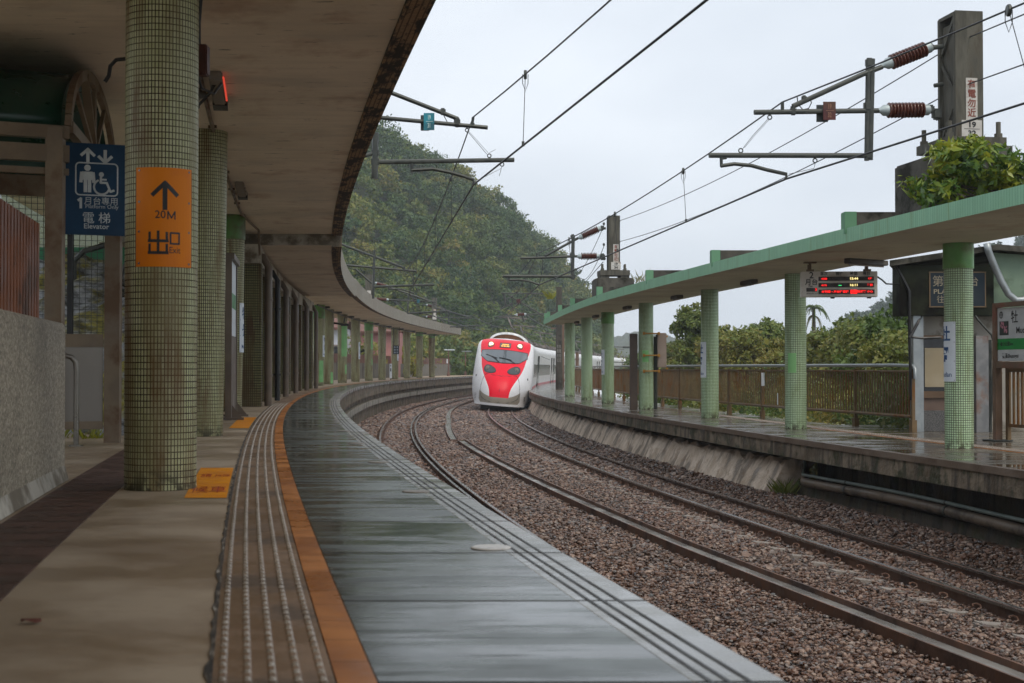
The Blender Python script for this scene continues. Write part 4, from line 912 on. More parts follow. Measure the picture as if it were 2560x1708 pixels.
def hut():
    Y = 25.5; X = lambda px: (px-1280)/FPX*Y; Z = lambda py: CAMZ + (918.9-py)*Y/FPX
    t = thing('platform_hut', 'small platform waiting hut with dark sign fascia and pale green gable wall', 'hut', (X(2400), Y+1, ZR))
    D = 3.0; xl, xm, xr = X(2283), X(2480), 10.9
    m = MB(); SK = 1.25                                      # the hut stands askew to the view
    q = [(xl, Y+.25), (xr, Y+.25), (xr+SK, Y+.25+D), (xl+SK, Y+.25+D)]; m.add([(x, y, z) for z in (ZR, Z(700)) for x, y in q], [(0, 1, 5, 4), (1, 2, 6, 5), (2, 3, 7, 6), (3, 0, 4, 7), (4, 5, 6, 7)]); m.build('wall', basic('hut_wall', (.30, .28, .24), (.4, .37, .32), 1.6, (.7, .9), grime=(.12, .10, .07)), t)
    GREENW = basic('pale_green_render', (.16, .235, .165), (.21, .29, .205), 2, (.6, .8), grime=(.09, .13, .08)); 
    m = MB(); m.add([(xm, Y-.05, Z(790)), (xr, Y-.05, Z(790)), (xr, Y-.05, Z(655)), (xm+.02, Y-.05, Z(632)), (xm, Y+.2, Z(790)), (xr, Y+.2, Z(790)), (xr, Y+.2, Z(655)), (xm+.02, Y+.2, Z(632))], [(0, 1, 2, 3), (0, 3, 7, 4), (0, 4, 5, 1)]); m.build('gable_wall', GREENW, t)
    FAS = basic('dark_green_fascia', (.012, .015, .008), (.026, .03, .017), 2, (.4, .7), grime=(.007, .006, .004))
    m = MB(); m.box(((X(2245)+xm)/2, Y+.12, (Z(664)+Z(790))/2), (xm-X(2245)-.004, .5, Z(664)-Z(790)), 0, .01); FAS.node_tree.nodes['Principled BSDF'].inputs['Specular IOR Level'].default_value = .1; m.build('fascia', FAS, t)
    m = MB(); a, b, c = (X(2214), Z(668)), (xm+.02, Z(628)), (xr+.1, Z(656))
    for p, q in ((a, b), (b, c)):
        m.add([(p[0], Y-.3, p[1]), (q[0], Y-.3, q[1]), (q[0]+SK, Y+D+.4, q[1]), (p[0]+SK, Y+D+.4, p[1]), (p[0], Y-.3, p[1]+.1), (q[0], Y-.3, q[1]+.1), (q[0]+SK, Y+D+.4, q[1]+.1), (p[0]+SK, Y+D+.4, p[1]+.1)],
              [(3, 2, 1, 0), (4, 5, 6, 7), (0, 1, 5, 4), (1, 2, 6, 5), (2, 3, 7, 6), (3, 0, 4, 7)])
    m.build('roof', CONC_DARK, t)
    m = MB(); m.box((X(2290), Y+.08, (ZR+Z(790))/2), (.13, .3, Z(790)-ZR)); m.box((X(2303), Y+.12, (ZR+Z(790))/2), (.09, .22, Z(790)-ZR)); m.build('post', GALV, t)
    m = MB(); m.box((X(2450), Y+.02, (ZR+Z(840))/2), (.22, .3, Z(840)-ZR)); m.build('post', basic('stained_grey_post', (.16, .165, .17), (.24, .24, .24), 4, (.4, .7), grime=(.2, .1, .06)), t)
    m = MB(); x0, x1, z0, z1 = X(2308), X(2425), Z(980), Z(845); m.box(((x0+x1)/2, Y+.2, (z0+z1)/2), (x1-x0, .06, z1-z0)); w = m.build('window', GLASSD, t)
    m = MB()
    for c, s in ((((x0+x1)/2, Y+.185, z1+.02), (x1-x0+.1, .1, .06)), (((x0+x1)/2, Y+.185, z0-.05), (x1-x0+.1, .1, .12)), ((x0-.03, Y+.185, (z0+z1)/2), (.06, .1, z1-z0)), ((x1+.03, Y+.185, (z0+z1)/2), (.06, .1, z1-z0))): m.box(c, s)
    m.build('window_frame', basic('brown_frame', (.11, .065, .035), (.15, .09, .05), 3, (.5, .7)), w)
    m = MB(); m.box((X(2345), Y+.166, (Z(870)+Z(968))/2), (X(2372)-X(2319), .012, Z(870)-Z(968))); m.build('blind', basic('beige_blind', (.34, .28, .18), (.39, .33, .23), 3, (.7, .9)), w)
    m = MB(); m.box(((xl+xm)/2, Y+.215, (Z(1027)+Z(993))/2), (xm-xl, .07, Z(993)-Z(1027))); m.build('panel', basic('brown_panel', (.13, .085, .065), (.17, .115, .09), 3, (.6, .8)), t)
    t2 = NT('granite_dado'); vo = t2.noise(t2.obj(), 70, 3); t2.p(Base_Color=t2.ramp(vo, (.4, (.025, .025, .027)), (.6, (.17, .165, .16))), Roughness=.5)
    m = MB(); m.box(((xl+xm)/2, Y+.2, (ZR+Z(1027))/2), (xm-xl, .1, Z(1027)-ZR-.002)); m.build('granite_dado', t2.m, t)
    # second platform sign on the fascia
    sg = thing('platform_sign', 'dark blue second platform sign with pale characters on the hut fascia', 'sign', (X(2345), Y-.14, Z(725)))
    m = MB(); BB = 0; w_, h_ = X(2428)-X(2290), Z(677)-Z(763); m.box((.31, 0, 0), (w_, .03, h_)); m.build('board', basic('blue_board', (.001, .009, .017), (.002, .014, .024), 3, (.6, .8)), sg)
    m = MB(); L = .31-w_/2
    for c, s in (((.31, 0, h_/2), (w_+.03, .04, .02)), ((.31, 0, -h_/2), (w_+.03, .04, .02)), ((L, 0, 0), (.02, .04, h_)), ((L+w_, 0, 0), (.02, .04, h_))): m.box(c, s)
    m.build('frame', basic('tan_frame', (.13, .085, .04), (.17, .11, .055), 4, (.5, .7)), sg)
    m = MB(); f = lambda v, x=0, z=0: Vector((L + v[0] + x, -.018, v[1] + z))
    for s, x, z, sz, b in (('第', .145, .135, .21, 0), ('二', .36, .135, .2, .002), ('月', .57, .135, .19, 0), ('台', .78, .135, .19, 0), ('PLATFORM', .06, -.04, .115, .002), ('往', .19, -.185, .145, 0), ('基隆', .46, -.165, .145, 0), ('To Keelung', .48, -.26, .06, 0)):
        V, F = text(s, sz, 'LEFT' if s.startswith('PLAT') else 'CENTER', b, 1.25 if s.startswith('PLAT') else 1); m.add([f(v, x, z) for v in V], F)
    m.build('lettering', paint('cream_lettering', (.26, .22, .15), .6), sg)
    # pipes running down the hut and the bent grey conduit
    m = MB(); pts = [(X(2452), Y-.35, Z(612)), (X(2456), Y-.35, Z(630)), (X(2470), Y-.3, Z(660)), (X(2492), Y-.25, Z(705)), (X(2510), Y-.25, Z(737)), (X(2528), Y-.25, Z(752)), (X(2546), Y-.25, Z(752)), (X(2568), Y-.25, Z(742)), (X(2600), Y-.25, Z(720))]
    m.tube(pts, .062, 10); tag(m.build('bent_conduit', GALV, smooth=True), 'fat silvery bent conduit dropping from green canopy across the hut', 'pipe')
    m = MB(); m.tube([(X(2236), Y-.1, Z(665)), (X(2254), Y-.14, Z(700)), (X(2268), Y-.16, Z(730)), (X(2268), Y-.16, Z(800)), (X(2270), Y-.1, Z(850)), (X(2276), Y-.05, Z(1000))], .028, 7); m.tube([(X(2268), Y-.16, Z(845)), (X(2290), Y-.1, Z(810)), (X(2305), Y, Z(785))], .025, 6)
    m.tube([(X(2275), Y-.06, Z(843)), (X(2300), Y-.06, Z(846)), (X(2350), Y-.06, Z(844))], .022, 6); tag(m.build('black_cable', BLACK), 'black cable bundle hanging down the hut corner', 'cable')
    m = MB(); m.tube([(X(2432), Y-.14, Z(790)), (X(2440), Y-.15, Z(802)), (X(2472), Y-.15, Z(838)), (X(2479), Y-.15, Z(860)), (X(2473), Y-.15, Z(1000)), (X(2468), Y-.1, Z(1085))], .022, 6); m.box((X(2462), Y-.02, (Z(850)+Z(1090))/2), (.2, .1, Z(850)-Z(1090))); tag(m.build('pipe_shaft', IRON), 'dark pipes standing beside the hut behind station board', 'pipe')
    rel(t)
hut()
def station_board():
    o = Vector((7.60, 22.2, 0)); w = Vector((.2, -.98, 0)).normalized(); nrm_ = Vector((w.y, -w.x, 0))    # faces the track
    t = thing('station_board', 'white station name board with green stripe in brown frame by the hut', 'station board', (o.x, o.y, ZR))
    z0, z1 = 2.2, 3.02; L = 1.75
    F3 = lambda u, z, k=0: o + w*u + nrm_*k + Vector((0, 0, z))
    m = MB()
    for u in (-.05, L+.05): m.obox(F3(u, ZR), F3(u, z1+.06), .11, .09, w)
    m.obox(F3(-.1, z1+.05), F3(L+.1, z1+.05), .1, .07); m.obox(F3(-.1, z0-.06), F3(L+.1, z0-.06), .1, .1); m.build('frame', basic('brown_board_frame', (.14, .085, .05), (.19, .115, .07), 3, (.4, .6), grime=(.2, .07, .04)), t)
    m = MB()
    for u in (-.05, L+.05): m.box(F3(u, ZR+.012), (.34, .34, .022), math.atan2(w.y, w.x), .006)
    m.build('foot_plate', IRON, t)
    m = MB(); m.obox(F3(0, (z0+z1)/2), F3(L, (z0+z1)/2), .04, z1-z0); m.build('panel', basic('board_white', (.52, .54, .55), (.6, .62, .62), 4, (.35, .5)), t)
    f = lambda v, u=0, z=0, k=.0235: F3(u + v[0], z + v[1], k)
    m = MB(); m.add([F3(u, z, .022) for u, z in ((0, 2.375), (L, 2.375), (L, 2.545), (0, 2.545))], [(0, 1, 2, 3)]); m.build('green_stripe', paint('stripe_green', (.005, .27, .045), .4), t)
    m = MB()
    for s, u, z, sz in (('牡', .49, 2.86, .205), ('丹', .87, 2.86, .205), ('Mudan', .72, 2.665, .14), ('雙溪Shuangxi', .36, 2.275, .085), ('三貂嶺Sandiaoling', 1.1, 2.275, .085), ('3.3公里km', .28, 2.46, .075), ('3.4公里km', 1.45, 2.46, .075)):
        V, F = text(s, sz, bold=.0015); m.add([f(v, u, z) for v in V], F)
    m.add([F3(.08, 2.46, .0235), F3(.12, 2.425, .0235), F3(.12, 2.495, .0235)], [(0, 1, 2)])
    lf = lambda v: f(v, .11, 2.915); ring_ = [(.05*math.cos(2*PI*i/20), .05*math.sin(2*PI*i/20)) for i in range(20)]
    stroke(m, ring_, .009, lf, True)
    for pts in ([(-.05, .008), (.05, .008)], [(-.05, -.008), (.05, -.008)], [(0, .05), (0, .008)], [(-.025, .028), (.025, .028)], [(0, -.008), (0, -.05)], [(-.022, -.03), (.022, -.03)], [(-.025, .028), (0, .05)], [(.025, .028), (0, .05)]): stroke(m, pts, .007, lf)
    m.build('lettering', BLACK, t)
    m = MB(); m.add([F3(u, z, .0225) for u, z in ((.06, 2.60), (.32, 2.60), (.32, 2.815), (.06, 2.815))], [(0, 1, 2, 3)]); ph = m.build('flower_photo', paint('photo_dark', (.02, .035, .025), .4), t)
    m = MB(); rg = random.Random(5)
    for cx, cz in ((.14, 2.755), (.235, 2.69)):
        for i in range(16): disc2(m, cx + rg.uniform(-.038, .038), cz + rg.uniform(-.045, .045), rg.uniform(.012, .022), lambda v: F3(v[0], v[1], .0232 + .00006*i), 7)
    m.build('flowers', basic('pink_petals', (.38, .12, .17), (.55, .28, .33), 30, (.4, .6)), ph)
    rel(t)
    t = thing('railing', 'short brown railing below the station name board', 'railing', (o.x+.1, o.y, ZR)); m = MB()
    m.obox(F3(.06, 2.06, -.12), F3(2.2, 2.06, -.12), .05, .06); m.obox(F3(.06, 1.2, -.12), F3(2.2, 1.2, -.12), .05, .05); m.build('rails', BROWNF, t); m = MB()
    for i in range(18): m.obox(F3(.1+.12*i, 1.2, -.12), F3(.1+.12*i, 2.05, -.12), .03, .03, w)
    m.build('bars', BROWNF, t); m = MB()
    for u in (.06, 2.2): m = MB(); m.obox(F3(u, ZR, -.12), F3(u, 2.1, -.12), .06, .06, w); m.build('post', BROWNF, t)
    rel(t)
station_board()
LEDR, LEDY, LEDG = emit('led_red', (1, .01, .01), 1.3), emit('led_yellow', (1, .8, .3), 1.3), emit('led_green', (.05, 1, .25), 1.2)
def led_board():
    c = Vector((5.47, 23.8, 3.49)); rz = R(-5); t = thing('train_display', 'white departure display for platform 2 hung under the green canopy', 'display board', c, rz)
    w, h, D = 1.25, .425, .2
    m = MB(); m.box((0, 0, 0), (w, D, h), 0, .008); m.build('case', basic('display_case', (.62, .58, .52), (.7, .66, .6), 4, (.4, .6), grime=(.45, .4, .33)), t)
    m = MB(); y = -D/2-.003
    f = lambda v, x=0, z=0: Vector((v[0]+x, y, v[1]+z))
    wins = [(-.345, .565, .055, .125), (-.345, .565, -.055, .018), (-.345, .575, -.165, -.09), (-.545, -.365, -.125, -.06)]
    for x0, x1, z0, z1 in wins: quad2(m, x0, z0, x1, z1, f)
    m.build('screens', paint('led_black', (.022, .012, .006), .25), t); y -= .002
    m = MB()
    for s, x, z, sz, b in (('2', -.46, .145, .15, .002), ('月台', -.46, .03, .105, .002), ('Plat.', -.47, -.035, .045, .001), ('進站時間Clock', -.45, -.155, .03, 0), ('車次', -.255, .17, .062, .001), ('開往', .0, .17, .062, .001), ('時間', .235, .172, .062, .001), ('備註', .445, .175, .062, .001), ('Train No.', -.255, .134, .02, 0), ('Destination', .0, .135, .02, 0), ('Dep. Time', .235, .136, .02, 0), ('Remarks', .445, .138, .02, 0)):
        V, F = text(s, sz, bold=b); m.add([f(v, x, z) for v in V], F)
    m.build('lettering', BLACK, t)
    for nm, mat, its in (('red_lettering', LEDR, (('4183', -.25, .088, .042), ('1分', .5, .09, .04), ('4191', -.25, -.02, .042), ('準點', .5, -.018, .04), ('3', -.385, -.092, .06), ('本列車 • 月台往基隆', -.07, -.128, .044), ('請旅客 小心', .42, -.126, .042))), ('yellow_lettering', LEDY, (('15:44', .235, .09, .056), ('16:11', .235, -.018, .056))), ('green_lettering', LEDG, (('--', .01, -.016, .07),))):
        m = MB()
        for s, x, z, sz in its:
            V, F = text(s, sz, bold=.0015, sx=1.15); m.add([f(v, x, z) for v in V], F)
        if mat is LEDR: quad2(m, .18, -.162, .215, -.094, f); quad2(m, .225, -.162, .29, -.094, f)
        m.build(nm, mat, t)
    m = MB()
    for x in (-.47, .47):
        m.tube([(x, 0, h/2), (x, 0, ZSR-c.z)], .022, 8); m.tube([(x-.04, -.06, ZSR-c.z-.05), (x-.04, -.06, ZSR-c.z-.16)], .012, 6); m.box((x, 0, ZSR-c.z-.012), (.2, .16, .022)); m.box((x, 0, h/2+.02), (.12, .1, .04))
    m.build('hanger', PAINTSTEEL, t); m = MB()
    for x in (-.1, .5): m.box((x, 0, -h/2-.012), (.06, .08, .022))
    m.build('foot', IRON, t)
    m = MB(); m.tube([(6.1, 23.75, 3.62), (6.25, 24, 3.58), (6.4, 24.3, 3.53), (6.65, 24.9, 3.56), (6.95, 25.45, 3.6)], .014, 6); tag(m.build('black_cable', BLACK), 'black cable from the display board to the hut', 'cable')
led_board()
FIXT = basic('old_lamp_fixture', (.06, .05, .04), (.10, .085, .065), 5, (.5, .7))
for (px, py), ln, lb in (((2166, 655), .95, 'long dark strip light next to the display board'), ((1872, 706), .8, 'dark strip light on canopy ceiling between two right columns'), ((1692, 743), .8, 'strip light over the right platform, third from front'), ((1568, 769), .8, 'strip light over the right platform, fourth from front'), ((1489, 791), .8, 'small rusty strip light near far end of green canopy'), ((1442, 806), .7, 'smallest strip light at the far end of green canopy')):
    p = on_z(px, py, ZSR-.04); t = thing('strip_light', lb, 'light fixture', (p.x, p.y, ZSR), rotz_at(p.y) + (R(-62) if px > 2100 else 0), 'strip lights under the green canopy')
    m = MB(); m.box((0, 0, -.045), (.14, ln, .085), 0, .01); m.build('housing', FIXT, t); m = MB(); m.tube([(0, -ln/2+.05, -.10), (0, ln/2-.05, -.10)], .016, 6); m.build('lamp_tube', paint('unlit_tube', (.35, .3, .26), .3), t)
def cable_box():
    c = RCOL[3].location; t = thing('cable_box', 'grey cable box strapped with yellow bands to slim column', 'box', c)
    m = MB(); m.box((.42, -.02, 1.62), (.25, .3, .95), 0, .015); m.build('case', basic('beige_case', (.26, .2, .16), (.3, .24, .2), 3, (.5, .7)), t)
    m = MB(); m.box((-.34, .05, 1.04), (.2, .24, 2.08), 0, .01); m.build('brown_board', basic('brown_board', (.085, .06, .045), (.12, .085, .065), 4, (.6, .8)), t)
    m = MB(); m.tube([(.27, .1, 0), (.27, .1, 2.0)], .05, 8); m.tube([(.3, -.05, 1.0), (.3, -.05, 2.05)], .045, 6); m.build('pole', IRON, t); yb_ = basic('yellow_band', (.35, .16, .01), (.42, .2, .02), 5, (.4, .6))
    for z in (1.05, 1.48, 2.08): m = MB(); m.tube([(-.08, -.23, z), (.33, -.23, z)], .02, 6); m.box((-.08, -.22, z), (.06, .06, .08)); m.box((.33, -.22, z), (.06, .06, .08)); m.build('yellow_band', yb_, t)
    for z in (1.12, 2.0): m = MB(); m.box((.56, -.1, z), (.05, .05, .05)); m.build('yellow_clip', yb_, t)
cable_box()
m = MB(); p = P(57.5, C2+3.25, ZR); m.cyl((0, 0, 0), .1, ZSR-ZR-.25, 12); m.box((0, 0, ZSR-ZR-.12), (.16, .16, .24)); m.box((-.05, 0, ZSR-ZR-.05), (.75, .2, .09)); tag(m.build('steel_pole', basic('grey_green_steel', (.085, .11, .105), (.12, .15, .14), 3, (.5, .7)), loc=p), 'blue grey steel pole propping far part of green canopy', 'pole')

# ------------------------------------------------------------------ things on the left platform
tg = NT('speckled_granite'); ob = tg.obj(); v1 = tg.n('TexVoronoi', {'Vector': ob, 'Scale': 75.0}); n1 = tg.noise(ob, 45, 5, .7); n2 = tg.noise(tg.map(ob, (1, 1, .5)), 1.6, 6)
cg = tg.ramp(tg.mix(.5, v1.outputs['Color'], n1), (.2, (.09, .075, .05)), (.5, (.30, .255, .18)), (.8, (.62, .54, .42))); zz = tg.sep(ob).outputs['Z']
cg = tg.mix(tg.rng(n2, .5, .9, 0, .45), cg, (.09, .075, .05)); tg.p(Base_Color=cg, Roughness=.55); tg.bump(n1, .2, .004); GRAN = tg.m
m = MB(); sweep(m, [(e-2.75, ZL, 0), (e-2.75, ZL+1.03, 0), (e-2.735, ZL+1.06, 0), (e-2.52, ZL+1.06, 0), (e-2.5, ZL+1.03, 0), (e-2.5, ZL+.1, 1), (e-2.47, ZL+.004, 1)], frange(-4, 9.65, .3), closed=True, caps=True)
tag(m.build('granite_wall', [GRAN, CONC_PALE]), 'speckled granite parapet wall at the left edge of the platform', 'wall')
def slat_fence():
    t = thing('slat_fence', 'red brown vertical slat fence behind the granite wall', 'fence', E(9, 2.85, ZL)); m = MB(); d = 3.0
    while d < 10.75: a = E(d, 2.85, CAMZ+.72); m.box(a, (.035, .085, .72), rotz_at(d)); d += .125
    m.build('slats', REDBROWN, t); m = MB()
    for z in (.5, .95): sweep(m, [(e-2.9, CAMZ+z, 0), (e-2.9, CAMZ+z+.06, 0), (e-2.87, CAMZ+z+.06, 0), (e-2.87, CAMZ+z, 0)], frange(2.9, 10.8, .5), closed=True)
    m.build('rails', REDBROWN, t); m = MB()
    for d in (4, 7, 10.6): m.box(E(d, 2.92, CAMZ-.1), (.06, .06, 2.3), rotz_at(d))
    m.build('posts', REDBROWN, t); rel(t)
slat_fence()
def shelter():
    G0 = Vector((-3.5, 11.2, 0)); G1 = Vector((-4.04, 14.4, 0)); u = Vector((-.9, -.42, 0)).normalized(); v = (G1-G0); L = v.length
    zs = 4.0; rise = .66; t = thing('elevator_shelter', 'dark green barrel roofed shelter on cream steel posts behind nearest column', 'shelter', (G0.x, G0.y, ZL))
    ar = lambda f, k=0.0: G0 + v*(.5-.5*math.cos(PI*f)) + u*k + Vector((0, 0, zs + rise*math.sin(PI*f)))
    n = 24; m = MB(); vs = []
    for k in (0.06, 3.6): vs += [ar(i/n, k) for i in range(n+1)]
    m.add(vs, [(i, i+1, n+2+i, n+1+i) for i in range(n)]); o = m.build('barrel_roof', basic('dark_green_sheet', (.006, .04, .022), (.01, .055, .032), 3, (.25, .4)), t, smooth=True)
    md = o.modifiers.new('thick', 'SOLIDIFY'); md.thickness = .03
    m = MB(); c = G0 + v*.5 + Vector((0, 0, zs))
    for i in range(n): m.obox(ar(i/n), ar((i+1)/n), .05, .09)
    for f, q in ((.2, .035), (.36, .07), (.5, .03), (.66, .035)): m.obox(c, ar(f), q, .04)
    m.obox(G0+Vector((0, 0, zs)), G1+Vector((0, 0, zs)), .07, .09); m.build('gable_frame', PAINTSTEEL, t)
    m = MB(); A = G0 + Vector((0, 0, zs-.05)); m.obox(A, A + u*3.6, .09, .1); m.obox(A - Vector((0, 0, .17)), A + u*3.6 - Vector((0, 0, .17)), .09, .13); m.obox(A - Vector((0, 0, .31)), A + u*3.6 - Vector((0, 0, .31)), .05, .05); B = G1 + Vector((0, 0, zs-.1)); m.obox(B, B+u*3.6, .1, .2); m.build('beam', PAINTSTEEL, t)
    for q, w in ((G0 + u*.10, .13), (G1, .15), (G0 + u*3.0, .13), (G1 + u*3.0, .15)):
        m = MB(); m.box((q.x, q.y, (ZL+zs-.02)/2), (w, w, zs-ZL-.02), .1); m.build('post', PAINTSTEEL, t)
    H = lambda k, z: G1 + u*k + Vector((0, 0, z))
    m = MB(); m.obox(H(.1, 1.93), H(2.9, 1.93), .03, .76); m.build('steel_panel', STEEL, t); m = MB(); m.obox(H(.1, 2.37), H(2.9, 2.37), .07, .13); m.obox(H(.1, 1.52), H(2.9, 1.52), .07, .08); m.build('frame_rail', PAINTSTEEL, t)
    m = MB(); 
    for i in range(48): m.obox(H(.1+i*.058, 2.43), H(.1+i*.058, 3.9), .005, .005, Vector((1, 0, 0)))
    for i in range(25): m.obox(H(.1, 2.45+i*.058), H(2.9, 2.45+i*.058), .005, .005)
    m.build('wire_mesh', IRON, t); m = MB(); m.obox(H(.42, 2.43), H(.42, 3.9), .05, .05, Vector((1, 0, 0))); m.build('dark_frame', BLACK, t)
    rel(t)
    m = MB(); p0 = Vector((-4.22, 13.75, 0)); a = lambda k, z: p0 + u*k + Vector((0, 0, z))
    m.tube([a(1.8, 2.22), a(.12, 2.22), a(.04, 2.20), a(0, 2.15), a(-.01, 2.06), a(-.01, ZL)], .026, 10); m.tube([a(.36, 2.22), a(.36, 2.08), a(.33, 2.02)], .02, 8); m.lathe(a(.36, 2.03), a(.28, 1.99), [(0, .02), (.2, .055), (.8, .06), (1, .03)], 14); m.lathe(a(-.01, ZL), a(-.01, ZL+.012), [(0, .07), (1, .07)], 14)
    tag(m.build('handrail', STEEL, auto=40), 'bent steel handrail in front of the grey panel at the shelter', 'handrail')
    m = MB(); pts = [(-3.75, 11.9, 4.68), (-3.6, 12.0, 4.66), (-3.45, 11.9, 4.55), (-3.42, 11.85, 4.4), (-3.52, 11.8, 4.28)]; m.tube([(-2.6, 10.5, 4.69)] + [on_d(px, py, 11.2) for px, py in ((316, 147), (290, 150), (276, 165), (272, 190), (262, 205))], .016, 6)
    tag(m.build('loose_cable', BLACK), 'loose black cable looping from ceiling to the green shelter roof', 'cable')
shelter()
def elevator_sign():
    c = on_d(236, 474, 11.6); rz = math.atan2(.36, .93); t = thing('elevator_sign', 'dark blue elevator sign with lift pictogram hung beside nearest column', 'sign', c, rz)
    w, h = .535, .75; m = MB(); m.box((0, 0, 0), (w, .02, h), 0, .004); m.build('board', NAVY, t); m = MB(); f = lambda v, x=0, z=0: Vector((v[0]+x, -.0115, v[1]+z))
    u = lambda px, py: ((px-.5)*w, (.5-py)*h)                 # fractions from the top left corner
    def arrow(cx, up):
        a, b = u(cx, .075), u(cx, .195); 
        if not up: a, b = b, a
        s = 1 if up else -1; stroke(m, [a, b], .026, f); stroke(m, [(a[0]-.05, a[1]-s*.042), (a[0], a[1]+s*.006)], .024, f); stroke(m, [(a[0]+.05, a[1]-s*.042), (a[0], a[1]+s*.006)], .024, f)
    arrow(.40, True); arrow(.655, False)
    q = []; x0, z0 = u(.225, .215); x1, z1 = u(.84, .565); rr = .03
    for cx, cz, a0 in ((x1-rr, z0-rr, 0), (x0+rr, z0-rr, 90), (x0+rr, z1+rr, 180), (x1-rr, z1+rr, 270)):
        for i in range(5): a = R(a0 + i*22.5); q.append((cx+rr*math.cos(a), cz+rr*math.sin(a)))
    stroke(m, q, .011, f, True)
    disc2(m, *u(.395, .268), .026, f); px = lambda *P_: [f((*u(a, b), 0)) for a, b in P_]
    m.add(px((.315, .31), (.475, .31), (.475, .40), (.315, .40)), [(3, 2, 1, 0)]); m.add(px((.34, .40), (.393, .40), (.393, .535), (.34, .535)), [(3, 2, 1, 0)]); m.add(px((.401, .40), (.452, .40), (.452, .535), (.401, .535)), [(3, 2, 1, 0)])
    stroke(m, [u(.312, .325), u(.30, .42)], .026, f); stroke(m, [u(.478, .325), u(.49, .42)], .026, f)
    disc2(m, *u(.60, .335), .02, f); stroke(m, [u(.595, .36), u(.59, .425), u(.68, .425), u(.735, .52), u(.785, .505)], .018, f); stroke(m, [u(.595, .39), u(.67, .39)], .014, f)
    cx, cz = u(.605, .472); arc = [(cx + .06*math.cos(R(a)), cz + .06*math.sin(R(a))) for a in range(118, 352, 13)]; stroke(m, arc, .016, f)
    for s, a, b, sz, bd in (('月台專用', .60, .632, .068, 0), ('Platform Only', .61, .688, .046, 0), ('電 梯', .53, .82, .10, 0), ('Elevator', .53, .905, .06, .0005)):
        V, F = text(s, sz, bold=bd); x, z = u(a, b); m.add([f(v_, x, z) for v_ in V], F)
    stroke(m, [u(.265, .625), u(.30, .605), u(.30, .705)], .02, f)
    m.build('lettering', PALETXT, t)
elevator_sign()
def rock_slope():
    t = NT('mossy_rock'); ob = t.n('TexCoord').outputs['Object']; n = t.noise(ob, 5, 8, .7); g = t.noise(ob, 1.3, 6, .6); c = t.ramp(n, (.25, (.07, .07, .066)), (.75, (.50, .52, .54))); c = t.mix(t.rng(g, .44, .62, 0, 1), c, t.ramp(n, (.3, (.10, .085, .02)), (.75, (.42, .37, .07))))
    t.p(Base_Color=c, Roughness=.85); t.bump(n, 1, .06)
    nx, ny = 50, 40; rg = np.random.default_rng(4); vs = []
    for j in range(ny):
        for i in range(nx):
            x, y = -13 + 8.75*i/(nx-1), 15.3 + 7.2*j/(ny-1); x -= .13*(y-15.3)
            z = ZL - .1 + max(0, y-15.8)*.36 + max(0, -x-6)*.1 + .12*math.sin(x*2.1+y) + .08*math.sin(x*5.3-y*3.1) + rg.uniform(-.06, .06); vs.append((x, y, z))
    m = MB(); m.add(vs, [(j*nx+i, j*nx+i+1, (j+1)*nx+i+1, (j+1)*nx+i) for j in range(ny-1) for i in range(nx-1)])
    struct(m.build('rock_slope', t.m), 'structure')
    m = MB(); m.box((-9.4, 22.6, 3.25), (8, .3, 1.5)); o = tag(m.build('green_wall', basic('deep_green_wall', (.02, .14, .06), (.03, .18, .08), 2, (.5, .7))), 'deep green boundary wall seen through the wire mesh', 'wall'); m = MB(); m.box((-9.4, 22.42, 2.42), (8, .3, .3)); m.build('white_band', WHITE, o)
    m = MB()
    for k, (a, b) in enumerate(((3.3, .04), (3.18, .06), (3.12, .045))): m.tube([(-10, 21.9-k*.2, a+.2), (-7.5, 21.6-k*.2, a), (-5.9, 21.5-k*.2, a+.04), (-4.8, 21.4, a+.1)], b, 7)
    m.tube([(-6.6, 21.4, 3.2), (-6.6, 21.4, 3.7), (-6.45, 21.4, 3.85), (-6.1, 21.4, 3.95)], .045, 7); m.tube([(-6.3, 21.3, 3.15), (-5.9, 21.3, 3.4), (-5.7, 21.3, 3.85)], .035, 7)
    tag(m.build('service_pipes', IRON), 'bundle of dark service pipes on the mossy slope', 'pipe')
rock_slope()
def notice_board():
    b = on_z(578, 1046, ZL); t = thing('notice_board', 'brown steel notice board stand seen edge on next to third column', 'notice board', (b.x, b.y, ZL), R(8)); m = MB()
    for y in (-.75, .75): m.box((0, y, 1.2), (.09, .07, 2.4)); m.box((.02, y, .02), (.4, .1, .03)); m.add([(.05, y-.01, .03), (.2, y-.01, .03), (.05, y-.01, .22)], [(0, 1, 2)])
    m.box((0, 0, 2.37), (.16, 1.6, .08)); m.build('frame', basic('brown_steel', (.12, .09, .065), (.16, .125, .09), 3, (.4, .55)), t); m = MB(); m.box((0, 0, 1.78), (.05, 1.42, 1.1)); m.build('panel', WHITE, t); m = MB(); m.box((0, 0, 1.75), (.056, 1.42, .22)); m.build('green_stripe', paint('stripe_green_2', (.01, .22, .04), .4), t)
    m = MB(); m.box((0, 0, .62), (.06, 1.42, 1.2)); m.build('lower_panel', basic('brown_panel_2', (.10, .075, .055), (.14, .105, .08), 3, (.4, .6)), t)
notice_board()
